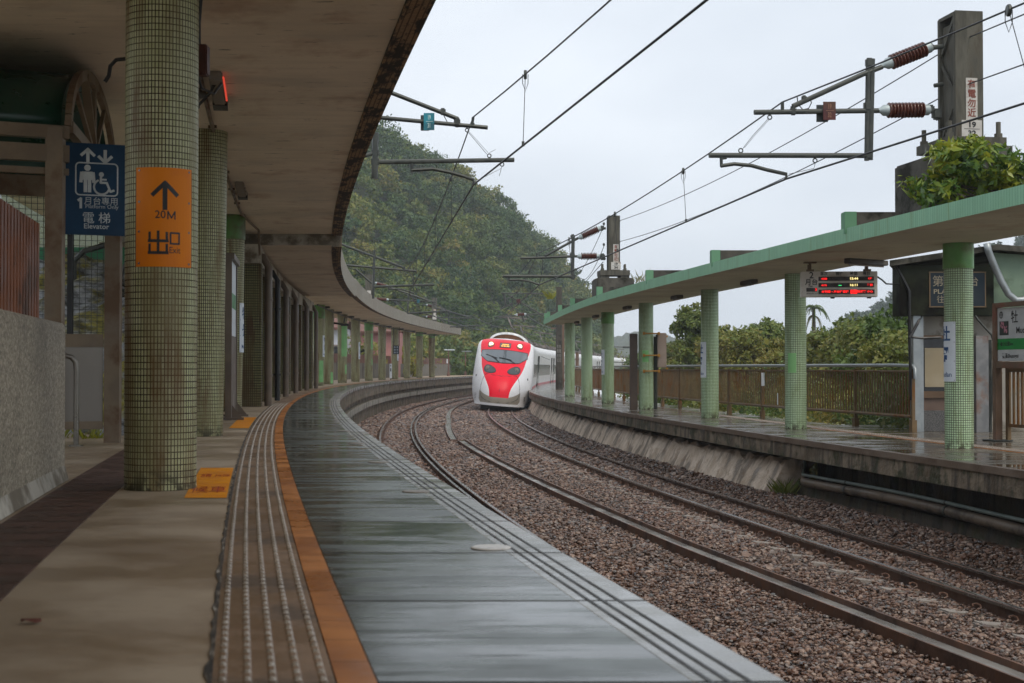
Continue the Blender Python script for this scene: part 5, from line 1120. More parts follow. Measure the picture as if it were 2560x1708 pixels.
def station_building():
    t = thing('station_building', 'station building with tiled piers and pale lintel under the left canopy', 'building', E(27, 2.5, ZL)); m = MB()
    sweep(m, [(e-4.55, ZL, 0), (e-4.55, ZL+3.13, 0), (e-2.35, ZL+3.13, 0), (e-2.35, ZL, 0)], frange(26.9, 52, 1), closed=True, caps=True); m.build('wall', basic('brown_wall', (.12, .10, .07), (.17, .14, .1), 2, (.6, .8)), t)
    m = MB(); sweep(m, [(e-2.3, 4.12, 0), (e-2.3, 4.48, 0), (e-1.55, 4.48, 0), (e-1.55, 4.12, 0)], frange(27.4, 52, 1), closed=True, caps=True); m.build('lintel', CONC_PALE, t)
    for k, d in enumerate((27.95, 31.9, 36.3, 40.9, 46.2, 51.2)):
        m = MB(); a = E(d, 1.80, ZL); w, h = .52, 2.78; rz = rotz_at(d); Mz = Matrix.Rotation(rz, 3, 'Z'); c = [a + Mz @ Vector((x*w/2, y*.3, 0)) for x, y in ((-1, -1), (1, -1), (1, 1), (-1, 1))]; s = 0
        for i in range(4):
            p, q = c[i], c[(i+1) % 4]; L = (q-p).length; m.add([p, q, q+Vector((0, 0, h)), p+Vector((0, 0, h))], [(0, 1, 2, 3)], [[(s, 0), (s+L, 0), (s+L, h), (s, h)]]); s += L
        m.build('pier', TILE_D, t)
    rel(t)
    for d, lb, mt in ((28.15, 'stout brown downpipe in front of the first tiled pier', 0), (32.6, 'black downpipe before the second tiled pier', 1), (36.8, 'brown downpipe before third tiled pier', 0), (41.6, 'brown downpipe before fourth tiled pier', 0), (46.8, 'slim brown downpipe before fifth tiled pier', 0), (51.4, 'last brown downpipe of the row under the left canopy', 0)):
        p = E(d, 1.42, ZL); m = MB(); m.tube([(0, 0, 0), (0, 0, 2.75), (-.12, .0, 2.95), (-.3, 0, 3.0)], .075 if not mt else .06, 10); 
        for z in (.6, 2.1): m.tube([(0, 0, z-.02), (0, 0, z+.02)], .09, 10)
        tag(m.build('downpipe', BLACK if mt else basic('brown_downpipe', (.12, .09, .06), (.17, .125, .09), 3, (.4, .6)), loc=p, auto=40), lb, 'downpipe', 'downpipes of the station building')
station_building()
for (d, o), red, lb in (((13.3, 1.6), 1, 'ceiling lamp with red reflection put in as a glowing tube above nearest columns'), ((20.8, 1.6), 0, 'small unlit ceiling lamp above the second column')):
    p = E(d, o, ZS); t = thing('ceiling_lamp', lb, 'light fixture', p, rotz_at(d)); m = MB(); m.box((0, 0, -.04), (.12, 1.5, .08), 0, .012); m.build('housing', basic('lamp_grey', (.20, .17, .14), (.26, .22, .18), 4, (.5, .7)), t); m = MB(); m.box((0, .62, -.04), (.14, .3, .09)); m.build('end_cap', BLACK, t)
    m = MB(); m.tube([(.068, -.72, -.05), (.068, .4, -.05)], .009, 6); m.build('lamp_tube', emit('red_reflection_glow', (1, .09, .05), .5) if red else paint('dull_tube', (.3, .26, .22), .3), t)  # red emission imitates a red LED reflected along the fixture edge
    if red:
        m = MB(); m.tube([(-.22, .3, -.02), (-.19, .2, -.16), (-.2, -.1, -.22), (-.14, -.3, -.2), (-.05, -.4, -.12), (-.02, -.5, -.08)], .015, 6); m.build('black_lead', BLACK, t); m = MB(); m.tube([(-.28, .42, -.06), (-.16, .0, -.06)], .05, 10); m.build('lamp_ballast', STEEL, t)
m = MB(); m.tube([E(d, 1.74, ZS-.022) for d in frange(-4, 24.0, .7)] + [E(25.4, 1.66, ZS-.03), E(26.6, 1.55, ZS-.06), E(26.9, 1.54, ZS-.5)], .022, 7); o = tag(m.build('ceiling_conduit', PAINTSTEEL, smooth=True), 'cream conduit running along ceiling of the left canopy', 'conduit'); m = MB()
for i in range(14): m.box(E(1+i*1.8, 1.74, ZS-.016), (.09, .03, .03))
m.build('saddle', PAINTSTEEL, o)
m = MB(); m.tube([E(d, 1.74, ZS-.16) for d in frange(56, 111, 3.4)], .03, 6); 
for i in range(10): m.lathe(E(59.8+i*5.65, 1.74, ZS-.14), E(59.8+i*5.65, 1.74, ZS-.06), [(0, .18), (1, .18)], 10)
tag(m.build('ceiling_conduit', IRON), 'thin conduit with round boxes above the far left columns', 'conduit')
p = on_d(507, 152, 9.3); m = MB(); m.box((0, 0, 0), (.075, .1, .2), 0, .008); o = tag(m.build('junction_box', basic('dark_red_box', (.06, .014, .008), (.08, .02, .012), 4, (.4, .6)), loc=p), 'dark red junction box at the upper right of nearest column', 'box')
m = MB(); m.tube([(-.03, 0, .1), (-.035, .02, .25), (-.02, .02, .45), (-.01, 0, ZS-p.z)], .018, 7); m.tube([(-.03, 0, -.1), (-.02, .05, -.17), (.03, .2, -.18), (.05, .35, -.08)], .009, 6); m.build('lead', BLACK, o)
def far_wall():
    t = thing('boundary_wall', 'grey concrete boundary wall topped by a rusty fence beyond the far columns', 'wall', E(90, 4.6, ZL)); ds = frange(53, 186, 1.5); m = MB()
    sweep(m, [(e-4.9, ZL-.4, 0), (e-4.9, ZL+1.05, 0), (e-4.6, ZL+1.05, 0), (e-4.6, ZL-.4, 0)], ds, closed=True, caps=True); m.build('wall', basic('streaked_wall', (.15, .14, .115), (.21, .195, .165), 1.5, (.7, .9), stretch=(1, 1, .25), grime=(.07, .062, .05)), t)
    m = MB(); sweep(m, [(e-4.78, ZL+1.06, 0), (e-4.78, ZL+1.62, 0), (e-4.72, ZL+1.62, 0), (e-4.72, ZL+1.06, 0)], ds, closed=True, caps=True); m.build('fence_band', basic('rusty_band', (.12, .04, .022), (.19, .075, .04), .7, (.5, .8), grime=(.07, .03, .018)), t); m = MB(); m.box(E(136, 4.62, ZL+1.35), (.14, .1, .4)); m.build('white_tag', WHITE, t); rel(t)
far_wall()
def house(label, x0, x1, y, z1, wall, ridge, tiles, side):
    t = thing('house', label, 'house', ((x0+x1)/2, y, -.7)); D = 6; m = MB(); m.box((0, D/2, (z1+.7)/2), (x1-x0, D, z1+.7)); m.build('wall', wall, t); w = (x1-x0)/2+.4; h = z1+.7; m = MB()
    m.add([(-w, -.5, h-.15), (w, -.5, h-.15), (w, D/2, h+ridge), (-w, D/2, h+ridge), (w, D+.5, h-.15), (-w, D+.5, h-.15), (-w, -.5, h), (w, -.5, h), (w, D/2, h+ridge+.15), (-w, D/2, h+ridge+.15)], [(6, 7, 8, 9), (0, 3, 2, 1), (0, 1, 7, 6), (3, 5, 4, 2), (9, 8, 4, 5)]); m.build('roof', tiles, t)
    m = MB(); m.box((side, -.02, h-2.0), (1.3, .1, 1.3)); o = m.build('window', GLASSD, t); m = MB(); m.box((side, -.03, h-1.25), (1.6, .5, .1)); m.build('awning', basic('grey_awning', (.2, .17, .15), (.26, .22, .2), 3, (.6, .8)), o)
RT = NT('red_roof_tiles'); wv = RT.n('TexWave', {'Vector': RT.n('TexCoord').outputs['Object'], 'Scale': 4.0, 'Distortion': .3}); RT.p(Base_Color=RT.ramp(wv.outputs[0], (.2, (.10, .045, .035)), (.8, (.26, .12, .09))), Roughness=.7); RT.bump(wv.outputs[0], .6, .05)
X_ = lambda px, d: (px-1280)/FPX*d
house('white walled house with red tiled roof far behind left columns', X_(780, 100), X_(852, 100), 100, 4.9, paint('house_white', (.62, .64, .68), .7), .9, RT.m, .2); house('pink house with red tiled roof far behind left columns', X_(862, 108), X_(992, 108), 108, 4.85, basic('house_pink', (.45, .20, .19), (.52, .25, .23), 1.5, (.7, .9)), 1.0, RT.m, -.6)
for d, o, lb in ((127, 3.1, 'rusty lamp post at the far end of left platform, nearer one'), (138, 3.2, 'rusty lamp post at the far end of left platform, farther one')):
    p = E(d, o, ZL); t = thing('lamp_post', lb, 'lamp post', p); m = MB(); m.tube([(0, 0, 0), (0, 0, 2.3)], .05, 7); m.lathe((0, 0, 0), (0, 0, .45), [(0, .16), (.4, .13), (1, .05)], 8); m.build('post', basic('rust_post', (.13, .06, .04), (.18, .09, .06), 3, (.6, .8)), t); m = MB(); m.box((.1, 0, 2.33), (.95, .2, .09), 0, .02); m.build('lamp_head', WHITE if d < 130 else GALV, t)
p = E(91.2, 1.72, ZS-1.5); t = thing('hanging_sign', 'small dark hanging sign with six pale squares under far canopy', 'sign', p); m = MB(); m.box((0, 0, 0), (.38, .1, .56)); m.build('board', paint('sign_black_blue', (.012, .02, .035), .4), t); m = MB(); m.box((-.16, 0, .85), (.04, .04, 1.2)); m.box((.2, 0, .85), (.04, .04, 1.2)); m.build('rods', IRON, t); m = MB()
for i in range(2):
    for j in range(3): m.box((-.08+i*.16, -.055, -.17+j*.17), (.09, .01, .1))
m.build('pale_squares', paint('pale_squares', (.3, .36, .42), .5), t)
p = E(86, 1.6, ZL); t = thing('signboard', 'small white signboard standing by a far left column', 'signboard', p); m = MB(); m.box((.25, 0, .55), (.14, .05, .88)); m.build('board', WHITE, t); m = MB(); m.box((.25, .03, .06), (.05, .05, .12)); m.build('leg', IRON, t); m = MB(); m.box((.25, -.03, .62), (.06, .006, .2)); m.box((.25, -.03, .86), (.05, .006, .08)); m.build('print', BLACK, t)
m = MB(); p = E(63.6, 1.75, ZL+2.75); m.tube([(0, 0, 0), (.35, 0, -.05), (.5, 0, -.1)], .05, 6); m.box((.5, 0, -.08), (.35, .12, .1)); m.tube([(.45, 0, 0), (.5, 0, .25)], .03, 6); tag(m.build('bracket_lamp', BLACK, loc=p), 'black bracket lamp on a far left column', 'lamp')
# ------------------------------------------------------------------ the train
NZ = [.22, .34, .5, .66, .82, 1.0, 1.2, 1.4, 1.6, 1.75, 1.9, 2.05, 2.2, 2.35, 2.5, 2.65, 2.8, 2.95, 3.1, 3.2, 3.3, 3.38, 3.45, 3.51, 3.56, 3.6, 3.63, 3.65]
SC_ = lambda z: float(np.interp(z, [.22, .34, .5, .7, 1.0, 1.3, 1.6, 1.9, 2.1, 2.4, 2.7, 3.0, 3.2, 3.35, 3.45, 3.55, 3.6, 3.65], [.02, .0, -.02, .0, .08, .24, .5, .86, 1.12, 1.55, 2.0, 2.48, 2.82, 3.1, 3.35, 3.75, 4.1, 4.8]))
WF = lambda z: float(np.interp(z, [.22, .5, .9, 1.4, 2.0, 2.6, 3.0, 3.2, 3.35, 3.45, 3.53, 3.6, 3.65], [1.25, 1.375, 1.48, 1.52, 1.51, 1.49, 1.47, 1.45, 1.40, 1.31, 1.12, .7, .0]))
DP = lambda z: float(np.interp(z, [.22, .5, 1.0, 1.6, 2.2, 2.8, 3.2, 3.5, 3.65], [1.3, 1.9, 2.2, 2.15, 1.8, 1.4, 1.0, .6, 0]))
def nose(x, z):                                              # distance behind the tip at lateral x, height z
    w = max(WF(z), .02); t = min(1, abs(x)/w); return SC_(z) + DP(z)*t**2.7
LN = 19.6
def train():
    base = P(70.2, C2-.14, -.02); t = thing('express_train', 'white and red express train with lit headlamps coming round the curve', 'train', base); t.rotation_euler = (0, -.085, PI + rotz_at(78) - .012)
    tm = NT('train_paint'); o = tm.sep(tm.n('TexCoord').outputs['Object']); X, Y, Zz = o.outputs['X'], o.outputs['Y'], o.outputs['Z']
    fc = tm.n('FloatCurve', {'Value': tm.math('DIVIDE', Zz, 4.0)}); cv = fc.mapping.curves[0]
    pts = [(0, .46), (.66, .49), (.85, .50), (1.0, .53), (1.3, .66), (1.6, .83), (1.9, .98), (2.2, 1.08), (2.6, 1.16), (3.0, 1.26), (3.3, 1.29), (3.5, 1.24), (4, 1.1)]
    for i, (a, b) in enumerate(pts):
        if i in (0,): cv.points[0].location = (a/4, b/1.5)
        elif i == len(pts)-1: cv.points[1].location = (a/4, b/1.5)
        else: cv.points.new(a/4, b/1.5)
    fc.mapping.update()
    wr = tm.math('MULTIPLY', fc.outputs[0], 1.5); inside = tm.math('LESS_THAN', tm.math('ABSOLUTE', X), wr)
    zok = tm.math('MULTIPLY', tm.math('GREATER_THAN', Zz, .64), tm.math('LESS_THAN', Zz, 3.58)); front = tm.math('GREATER_THAN', Y, -4.3)
    red = tm.math('MULTIPLY', tm.math('MULTIPLY', inside, zok), front)
    lip_shade = tm.math('MULTIPLY', tm.math('LESS_THAN', Zz, tm.math('ADD', .64, tm.math('MULTIPLY', tm.math('POWER', tm.math('ABSOLUTE', X), 3.0), .28))), tm.math('MULTIPLY', tm.math('GREATER_THAN', Zz, .34), tm.math('LESS_THAN', tm.math('ADD', tm.math('POWER', tm.math('ABSOLUTE', X), 6.0), tm.rng(Zz, .34, .5, .5, 0)), 1.15)))  # lower lip greyed to paint in the shade of its inward curve
    c = tm.mix(tm.rng(tm.noise(o.inputs[0].links[0].from_socket, 3, 6), .4, .7, 0, .25), (.78, .78, .8), (.6, .6, .6)); c = tm.mix(lip_shade, c, (.30, .27, .22)); c = tm.mix(red, c, (.80, .0, .02))
    tm.p(Base_Color=c, Roughness=.35); tm.b.inputs['Specular IOR Level'].default_value = .25
    m = MB(); ts = [-1 + 2*i/40 for i in range(41)]; vs = []; nz = len(NZ)
    for z in NZ:
        w = WF(z)
        for q in ts: vs.append((q*w, -nose(q*w, z), z))
    k = 41; fs = [(i*k+j, i*k+j+1, (i+1)*k+j+1, (i+1)*k+j) for i in range(nz-1) for j in range(40)]; m.add(vs, fs)
    for s in (0, 40):
        vs = []
        for z in NZ:
            w = WF(z)*(-1 if s == 0 else 1); y0 = -nose(w, z)
            for f in (0, .25, .6, 1): vs.append((w, y0 + (min(-5.2, y0-.01)-y0)*f, z))
        m.add(vs, [(i*4+j, i*4+j+1, (i+1)*4+j+1, (i+1)*4+j) if s else (i*4+j, (i+1)*4+j, (i+1)*4+j+1, i*4+j+1) for i in range(nz-1) for j in range(3)])
    bot = [(q*WF(.22), -nose(q*WF(.22), .22), .22) for q in ts] + [(1.25, -5.2, .22), (-1.25, -5.2, .22)]; m.add(bot, [tuple(range(len(bot)))])
    b = m.build('nose', tm.m, t); bm = bmesh.new(); bm.from_mesh(b.data); bmesh.ops.remove_doubles(bm, verts=bm.verts, dist=.002); bmesh.ops.recalc_face_normals(bm, faces=bm.faces); bm.to_mesh(b.data); bm.free()
    b.data.polygons.foreach_set('use_smooth', [True]*len(b.data.polygons)); b.data.set_sharp_from_angle(angle=R(50))
    S = lambda x, z, k=.012: Vector((x, -nose(x, z) + k, z + k*.4))
    def patch(name, top, bottom, mat, par, k=.012, n=24, rows=8, x0=-1, x1=1):
        m = MB(); vs = []
        for r_ in range(rows+1):
            for i in range(n+1):
                x = x0 + (x1-x0)*i/n; a, c_ = bottom(x), top(x); vs.append(S(x, a + (c_-a)*r_/rows, k))
        m.add(vs, [(r_*(n+1)+i, r_*(n+1)+i+1, (r_+1)*(n+1)+i+1, (r_+1)*(n+1)+i) for r_ in range(rows) for i in range(n)]); return m.build(name, mat, par, smooth=True)
    gl = NT('windscreen_glass'); gl.p(Base_Color=(.05, .065, .075), Roughness=.06); gl.b.inputs['Specular IOR Level'].default_value = .9; gl.b.inputs['Coat Weight'].default_value = 1
    wt = lambda x: 3.0 - .06*abs(x)**2; wb = lambda x: float(np.interp(abs(x), [0, .80, .85, 1.19], [2.36, 2.40, 2.43, 2.66]))
    patch('windscreen_seal', lambda x: wt(x)+.035, lambda x: wb(x)-.035, BLACK, t, .008, 32, 6, -1.20, 1.20); ws = patch('windscreen', wt, wb, gl.m, t, .02, 32, 6, -1.17, 1.17)
    m = MB(); m.tube([S(0, wb(0), .03), S(0, 2.7, .03), S(0, wt(0), .03)], .012, 5); m.build('divider', BLACK, t)
    m = MB()
    for a, b_, c_ in (((.20, 2.38), (.55, 2.62), (.92, 2.72)), ((-.62, 2.36), (-.2, 2.56), (.22, 2.60))):
        m.tube([S(a[0], a[1], .05), S(b_[0], b_[1], .06)], .018, 5); m.tube([S(b_[0]-.22, b_[1]-.05, .045), S(b_[0], b_[1], .05), S(c_[0], c_[1], .045)], .022, 5)
    m.build('wiper', BLACK, t)
    LENS = NT('lamp_lens'); LENS.p(Base_Color=(.05, .06, .06), Roughness=.12)
    for s in (-1, 1):
        def oval(cx, cz, rx, rz_, tilt, k, n=22):
            m = MB(); vs = []
            for rr in (0, .4, .75, 1):
                for i in range(n):
                    a = 2*PI*i/n; ex = abs(math.cos(a))**.8*math.copysign(1, math.cos(a)); x, z = rx*rr*ex, rz_*rr*math.sin(a)*(1 + .28*ex*s); ct, st = math.cos(tilt), math.sin(tilt); vs.append(S(cx + x*ct - z*st, cz + x*st + z*ct, k))
            m.add(vs, [(r_*n+i, r_*n+(i+1) % n, (r_+1)*n+(i+1) % n, (r_+1)*n+i) for r_ in range(3) for i in range(n)]); return m
        lo = oval(s*.60, 1.99, .33, .195, s*.24, .012).build('lower_lamp', BLACK, t, smooth=True); oval(s*.60, 1.99, .295, .165, s*.24, .022).build('lens', LENS.m, lo, smooth=True)
        m = MB(); c = S(s*.72, 2.03, .03); m.lathe(c - Vector((0, .0, 0)), c + Vector((0, .04, .01)), [(0, .12), (.5, .11), (.6, .06), (1, .05)], 16); m.build('reflector', STEEL, lo, auto=30)
        up = oval(s*.74, 3.26, .17, .15, 0, .012).build('headlamp', paint('lamp_surround', (.10, .03, .03), .4), t, smooth=True); c = S(s*.74, 3.26, .03)
        m = MB(); m.lathe(c - Vector((0, .02, 0)), c + Vector((0, .05, 0)), [(0, .115), (.6, .11), (1, .07)], 18); m.build('bulb', emit('headlamp_glow', (1, .78, .42), 3), up, auto=40)
        m = MB(); m.tube([S(s*x, z, .006) for x, z in ((0, 1.70), (.4, 1.72), (.72, 1.76), (.82, 1.70), (.90, 1.5), (.97, 1.2), (.98, .8), (.90, .6), (.7, .47), (.45, .4), (0, .37))], .012, 5); m.build('cover_seam', BLACK, t)
    patch('destination_frame', lambda x: 3.39, lambda x: 3.13, BLACK, t, .010, 8, 2, -.29, .29); patch('destination_display', lambda x: 3.36, lambda x: 3.16, paint('display_grey', (.16, .12, .09), .2), t, .016, 8, 2, -.26, .26)
    m = MB()
    for x0, x1, z in ((-.17, .16, 3.30), (-.20, -.06, 3.215), (-.02, .09, 3.215), (.12, .2, 3.215)):   # two blurred amber lines
        m.add([S(x, zz, .024) for x, zz in ((x0, z-.025), (x1, z-.025), (x1, z+.025), (x0, z+.025))], [(0, 1, 2, 3)])
    m.build('destination_text', emit('amber_led', (1, .42, .06), 1.6), t)
    m = MB(); m.tube([S(0, .4, .006), S(0, 1.0, .006), S(0, 1.7, .006)], .008, 4); m.build('centre_seam', BLACK, t)
    m = MB()
    for s in (-1, 1):
        for i in range(5): m.obox(S(s*1.2, .42+i*.075, .004), S(s*1.28, .43+i*.075, .004), .02, .012)
        m.box(S(s*1.3, 1.62, .0), (.07, .05, .1)); 
    m.build('front_steps', BLACK, t)
    m = MB(); m.box((0, -2.9, .1), (1.9, 2.2, .3)); m.box((0, -4.6, .12), (1.7, 1.4, .3)); m.build('underframe', IRON, t)
    m = MB()
    for s in (-.53, .53):
        for y in (-3.4, -5.5): m.lathe((s-.06, y, .42), (s+.06, y, .42), [(0, .43), (1, .43)], 20)
    m.build('wheels', IRON, t)
    # arched end of the roof fairing
    m = MB(); n = 16; A = lambda i, w, h, y: (-w*math.cos(PI*i/n), y, 3.5 + h*math.sin(PI*i/n))
    vs = [A(i, 1.02, .52, -6.0) for i in range(n+1)] + [A(i, .90, .40, -6.0) for i in range(n+1)] + [A(i, 1.02, .52, -9.5) for i in range(n+1)]
    m.add(vs, [(i, i+1, n+2+i, n+1+i) for i in range(n)] + [(i, 2*n+2+i, 2*n+3+i, i+1) for i in range(n)]); fa = m.build('roof_fairing', paint('fairing_white', (.72, .73, .74), .4), t, smooth=True)
    m = MB(); m.add([A(i, .90, .40, -6.25) for i in range(n+1)], [tuple(range(n+1))]); m.build('fairing_inside', basic('fairing_brown', (.26, .10, .04), (.34, .14, .06), 4, (.5, .7)), fa)
    # carriages
    bw = NT('carriage_paint'); o = bw.sep(bw.n('TexCoord').outputs['Object']); z = o.outputs['Z']; band = bw.math('MULTIPLY', bw.math('LESS_THAN', z, 1.22), bw.math('GREATER_THAN', z, .80))
    c = bw.mix(bw.rng(bw.noise(o.inputs[0].links[0].from_socket, 1.2, 6), .4, .7, 0, .3), (.74, .73, .72), (.55, .54, .52)); c = bw.mix(band, c, (.55, .035, .06)); bw.p(Base_Color=c, Roughness=.3); CB = bw.m
    def body(y0, y1, ofs, parent, first):
        m = MB(); pr = [(WF(zz), zz) for zz in NZ]; pr = [(-a, zz) for a, zz in pr] + [(a, zz) for a, zz in pr[::-1]]; n = len(pr)
        m.add([(x, y, zz) for y in (y0, y1) for x, zz in pr], [(i, (i+1) % n, n+(i+1) % n, n+i) for i in range(n)] + [tuple(range(n))[::-1], tuple(range(n, 2*n))])
        c = m.build('carriage', CB, parent); bm = bmesh.new(); bm.from_mesh(c.data); bmesh.ops.recalc_face_normals(bm, faces=bm.faces); bm.to_mesh(c.data); bm.free(); c.data.polygons.foreach_set('use_smooth', [True]*len(c.data.polygons)); c.data.set_sharp_from_angle(angle=R(35))
        m = MB(); L = y0 - y1
        for s in (-1, 1):
            y = y0 - (1.2 if not first else .8)
            while y > y1 + 4.0:
                m.box((s*1.50, y-.3, 2.06), (.03, .42 if first else .7, .72)); y -= .72 if first else 1.05
            m.box((s*1.50, y1+.8, 2.1), (.03, .35, .6))
        m.build('windows', paint('window_grey', (.10, .10, .095), .15), c); m = MB()
        for s in (-1, 1):
            for y in ((y1 + 2.0,) if first else (y1+2.0, y0-.62)):
                m = MB()
                for dy in (-.45, .45): m.box((s*1.505, y+dy, 1.9), (.05, .05, 2.1))
                m.box((s*1.502, y, 2.2), (.03, .5, .6)); m.build('door', IRON, c)
        m = MB(); m.box((0, y1-.2, 1.9), (2.2, .42, 2.7)); m.box((0, (y0+y1)/2, .45), (2.3, L-1.5, .6)); m.build('gangway', IRON, c)
        m = MB()
        for f in (.2, .5, .8): m.box((0, y0 - L*f, 3.78), (1.5, 2.8, .3), 0, .1)
        m.tube([(-.4, y0-L*.35, 3.9), (0, y0-L*.3, 4.4), (.3, y0-L*.36, 4.95)], .05, 6); m.tube([(-.8, y0-L*.36, 4.95), (.8, y0-L*.36, 4.95)], .05, 6); m.build('roof_equipment', basic('roof_gear', (.07, .06, .055), (.2, .17, .15), 2, (.5, .8)), c); return c
    body(-5.19, -19.6, 0, t, True)
    inv = (Matrix.Translation(t.location) @ t.rotation_euler.to_matrix().to_4x4()).inverted(); d = 90.0
    for i in range(7):
        a, b_ = P(d, C2, -.02), P(d + 20.2*math.cos(math.atan(slope(d+10))), C2, -.02); hd = (b_-a)
        c = body(0, -19.6, 0, t, False); c.matrix_parent_inverse = inv; c.location = a; c.rotation_euler = (0, -.07, PI - math.atan2(hd.x, hd.y)); d = b_.y
train()

# ------------------------------------------------------------------ foliage
OUT = [[]]
def leaves(centers, size, rng, up=.35, asp=.55):          # leaves face outwards from the clump they belong to
    n = len(centers); d = rng.normal(size=(n, 3)); d /= np.linalg.norm(d, axis=1)[:, None]; nrm_ = OUT[0]*1.5 + rng.normal(size=(n, 3))*.55 if len(OUT[0]) == n else rng.normal(size=(n, 3)); nrm_[:, 2] += up; a = np.cross(d, nrm_); a /= np.linalg.norm(a, axis=1)[:, None] + 1e-9
    s = size*rng.lognormal(0, .3, n)[:, None]; d *= s*.5; a *= s*.5*asp
    V = np.stack([centers - d, centers + a - d*.1, centers + d, centers - a - d*.1], 1).reshape(-1, 3); return V, np.arange(n*4).reshape(n, 4)
def crown_pts(rng, c, rad, nclump, per, flat=.8, spread=.42):
    u = rng.normal(size=(nclump, 3)); u /= np.linalg.norm(u, axis=1)[:, None]; u *= rng.uniform(.45, 1.0, (nclump, 1))**.6; u[:, 2] = np.where(u[:, 2] < -.5, -u[:, 2]*.6, u[:, 2])
    cl = u*np.array([rad, rad, rad*flat]); q = rng.normal(size=(nclump*per, 3)); q /= np.linalg.norm(q, axis=1)[:, None]; q *= rng.uniform(.3, 1, (nclump*per, 1))**.5*rad*spread*np.repeat(rng.uniform(.6, 1.25, nclump), per)[:, None]; q[:, 2] *= .7
    o = q/(np.linalg.norm(q, axis=1)[:, None]+1e-6) + .6*np.repeat(u, per, 0); OUT[0] = o/(np.linalg.norm(o, axis=1)[:, None]+1e-6)
    return np.repeat(cl, per, 0) + q + np.array(c)
# hill behind the station, then its forest as one mass
HA = [(150, -40), (500, 60), (700, 130), (895, 272), (1000, 322), (1060, 365), (1100, 402), (1150, 425), (1190, 482), (1240, 512), (1275, 560), (1300, 592), (1340, 640), (1362, 690), (1385, 800), (1420, 860)]
ha = [((a*1.08936)-1280)/FPX for a, b in HA]; ht = [(843.5-b)*1.08936/FPX for a, b in HA]
def hillz(x, y):
    a = x/y; T = min(.2, float(np.interp(a, ha, ht))); y0 = float(np.interp(a, [-.35, -.1, 0, .05, .09], [105, 128, 150, 196, 215])); yc = y0 + 95
    z = T*yc + CAMZ - 5.5; f = min(1, max(0, (y-y0)/(yc-y0))); g = f*f*(3-2*f)*.55 + f*.45
    return -.6 + max(0, z+.6)*g - max(0, y-yc)*.12, y0, yc
def hill():
    vs = []; na, nb = 60, 34
    for j in range(nb):
        for i in range(na):
            a = -.36 + .455*i/(na-1); y0 = hillz(a*150, 150)[1]; y = y0 - 4 + 170*j/(nb-1); x = a*y; vs.append((x, y, hillz(x, y)[0] - (.5 if j else 2)))
    m = MB(); m.add(vs, [(j*na+i, j*na+i+1, (j+1)*na+i+1, (j+1)*na+i) for j in range(nb-1) for i in range(na-1)]); struct(m.build('hill', HILLM, smooth=True))
    rng = np.random.default_rng(11); VS, FS, TT = [], [], []; base = 0; placed = []
    cand = 0
    while len(placed) < 1150 and cand < 60000:
        cand += 1; a = rng.uniform(-.2, .085); z, y0, yc = hillz(a*150, 150); y = y0 + rng.uniform(-3, 104); x = a*y; z = hillz(x, y)[0]
        if z < -.4 and y > y0 + 20: continue
        rad = rng.uniform(1.5, 3.3)
        if any((x-p[0])**2 + (y-p[1])**2 < (.62*(rad+p[2]))**2 for p in placed): continue
        placed.append((x, y, rad)); tint = rng.beta(1.2, 1.7)
        per = 42; P_ = crown_pts(rng, (x, y, z + rad*.75), rad, int(9 + rad*6.5), per, rng.uniform(.75, 1.15), .38)
        V, F = leaves(P_, .40, rng); VS.append(V); FS.append(F + base); base += len(V); TT.append(np.full(len(V), tint))
    o = np_obj('hill_forest', np.concatenate(VS), np.concatenate(FS), LEAF_HILL, attr=np.concatenate(TT)); struct(o, 'stuff', 'dense misty green forest covering the steep hill'); o['category'] = 'forest'
hill()
def tree(name, label, cat, base, h, rad, mat, rng, group=None, leaf=.26, ncl=26, per=34, flat=1.0, crowns=None, trunk=.12, spread=.42):
    t = thing(name, label, cat, base, 0, group); VS, FS = [], []; b = 0
    for c in (crowns or [(0, 0, h-rad*flat, rad)]):
        V, F = leaves(crown_pts(rng, c[:3], c[3], ncl, per, flat, spread), leaf, rng); VS.append(V); FS.append(F+b); b += len(V)
    np_obj('crown', np.concatenate(VS), np.concatenate(FS), mat, t); m = MB(); top = h-rad*flat
    m.tube([(0, 0, 0), (.1*rad, .05*rad, top*.4), (-.05*rad, 0, top*.8), (.1*rad, 0, top*1.05)], [trunk, trunk*.8, trunk*.6, trunk*.35], 7)
    for i in range(7):
        a = i*2.4; c = (crowns or [(0, 0, top, rad)])[i % len(crowns or [1])]; m.tube([(0, 0, top*.5 + .05*i*top), (c[0]*.6+.4*c[3]*math.cos(a), c[1]*.6+.4*c[3]*math.sin(a), c[2]*.8), (c[0]+.75*c[3]*math.cos(a), c[1]+.75*c[3]*math.sin(a), c[2]+.45*c[3]*math.sin(i*1.7))], [trunk*.5, trunk*.3, trunk*.1], 5)
    m.build('trunk', BARK, t, smooth=True); return t
rg = np.random.default_rng(21); GB = 'trees and bushes beyond the railing'
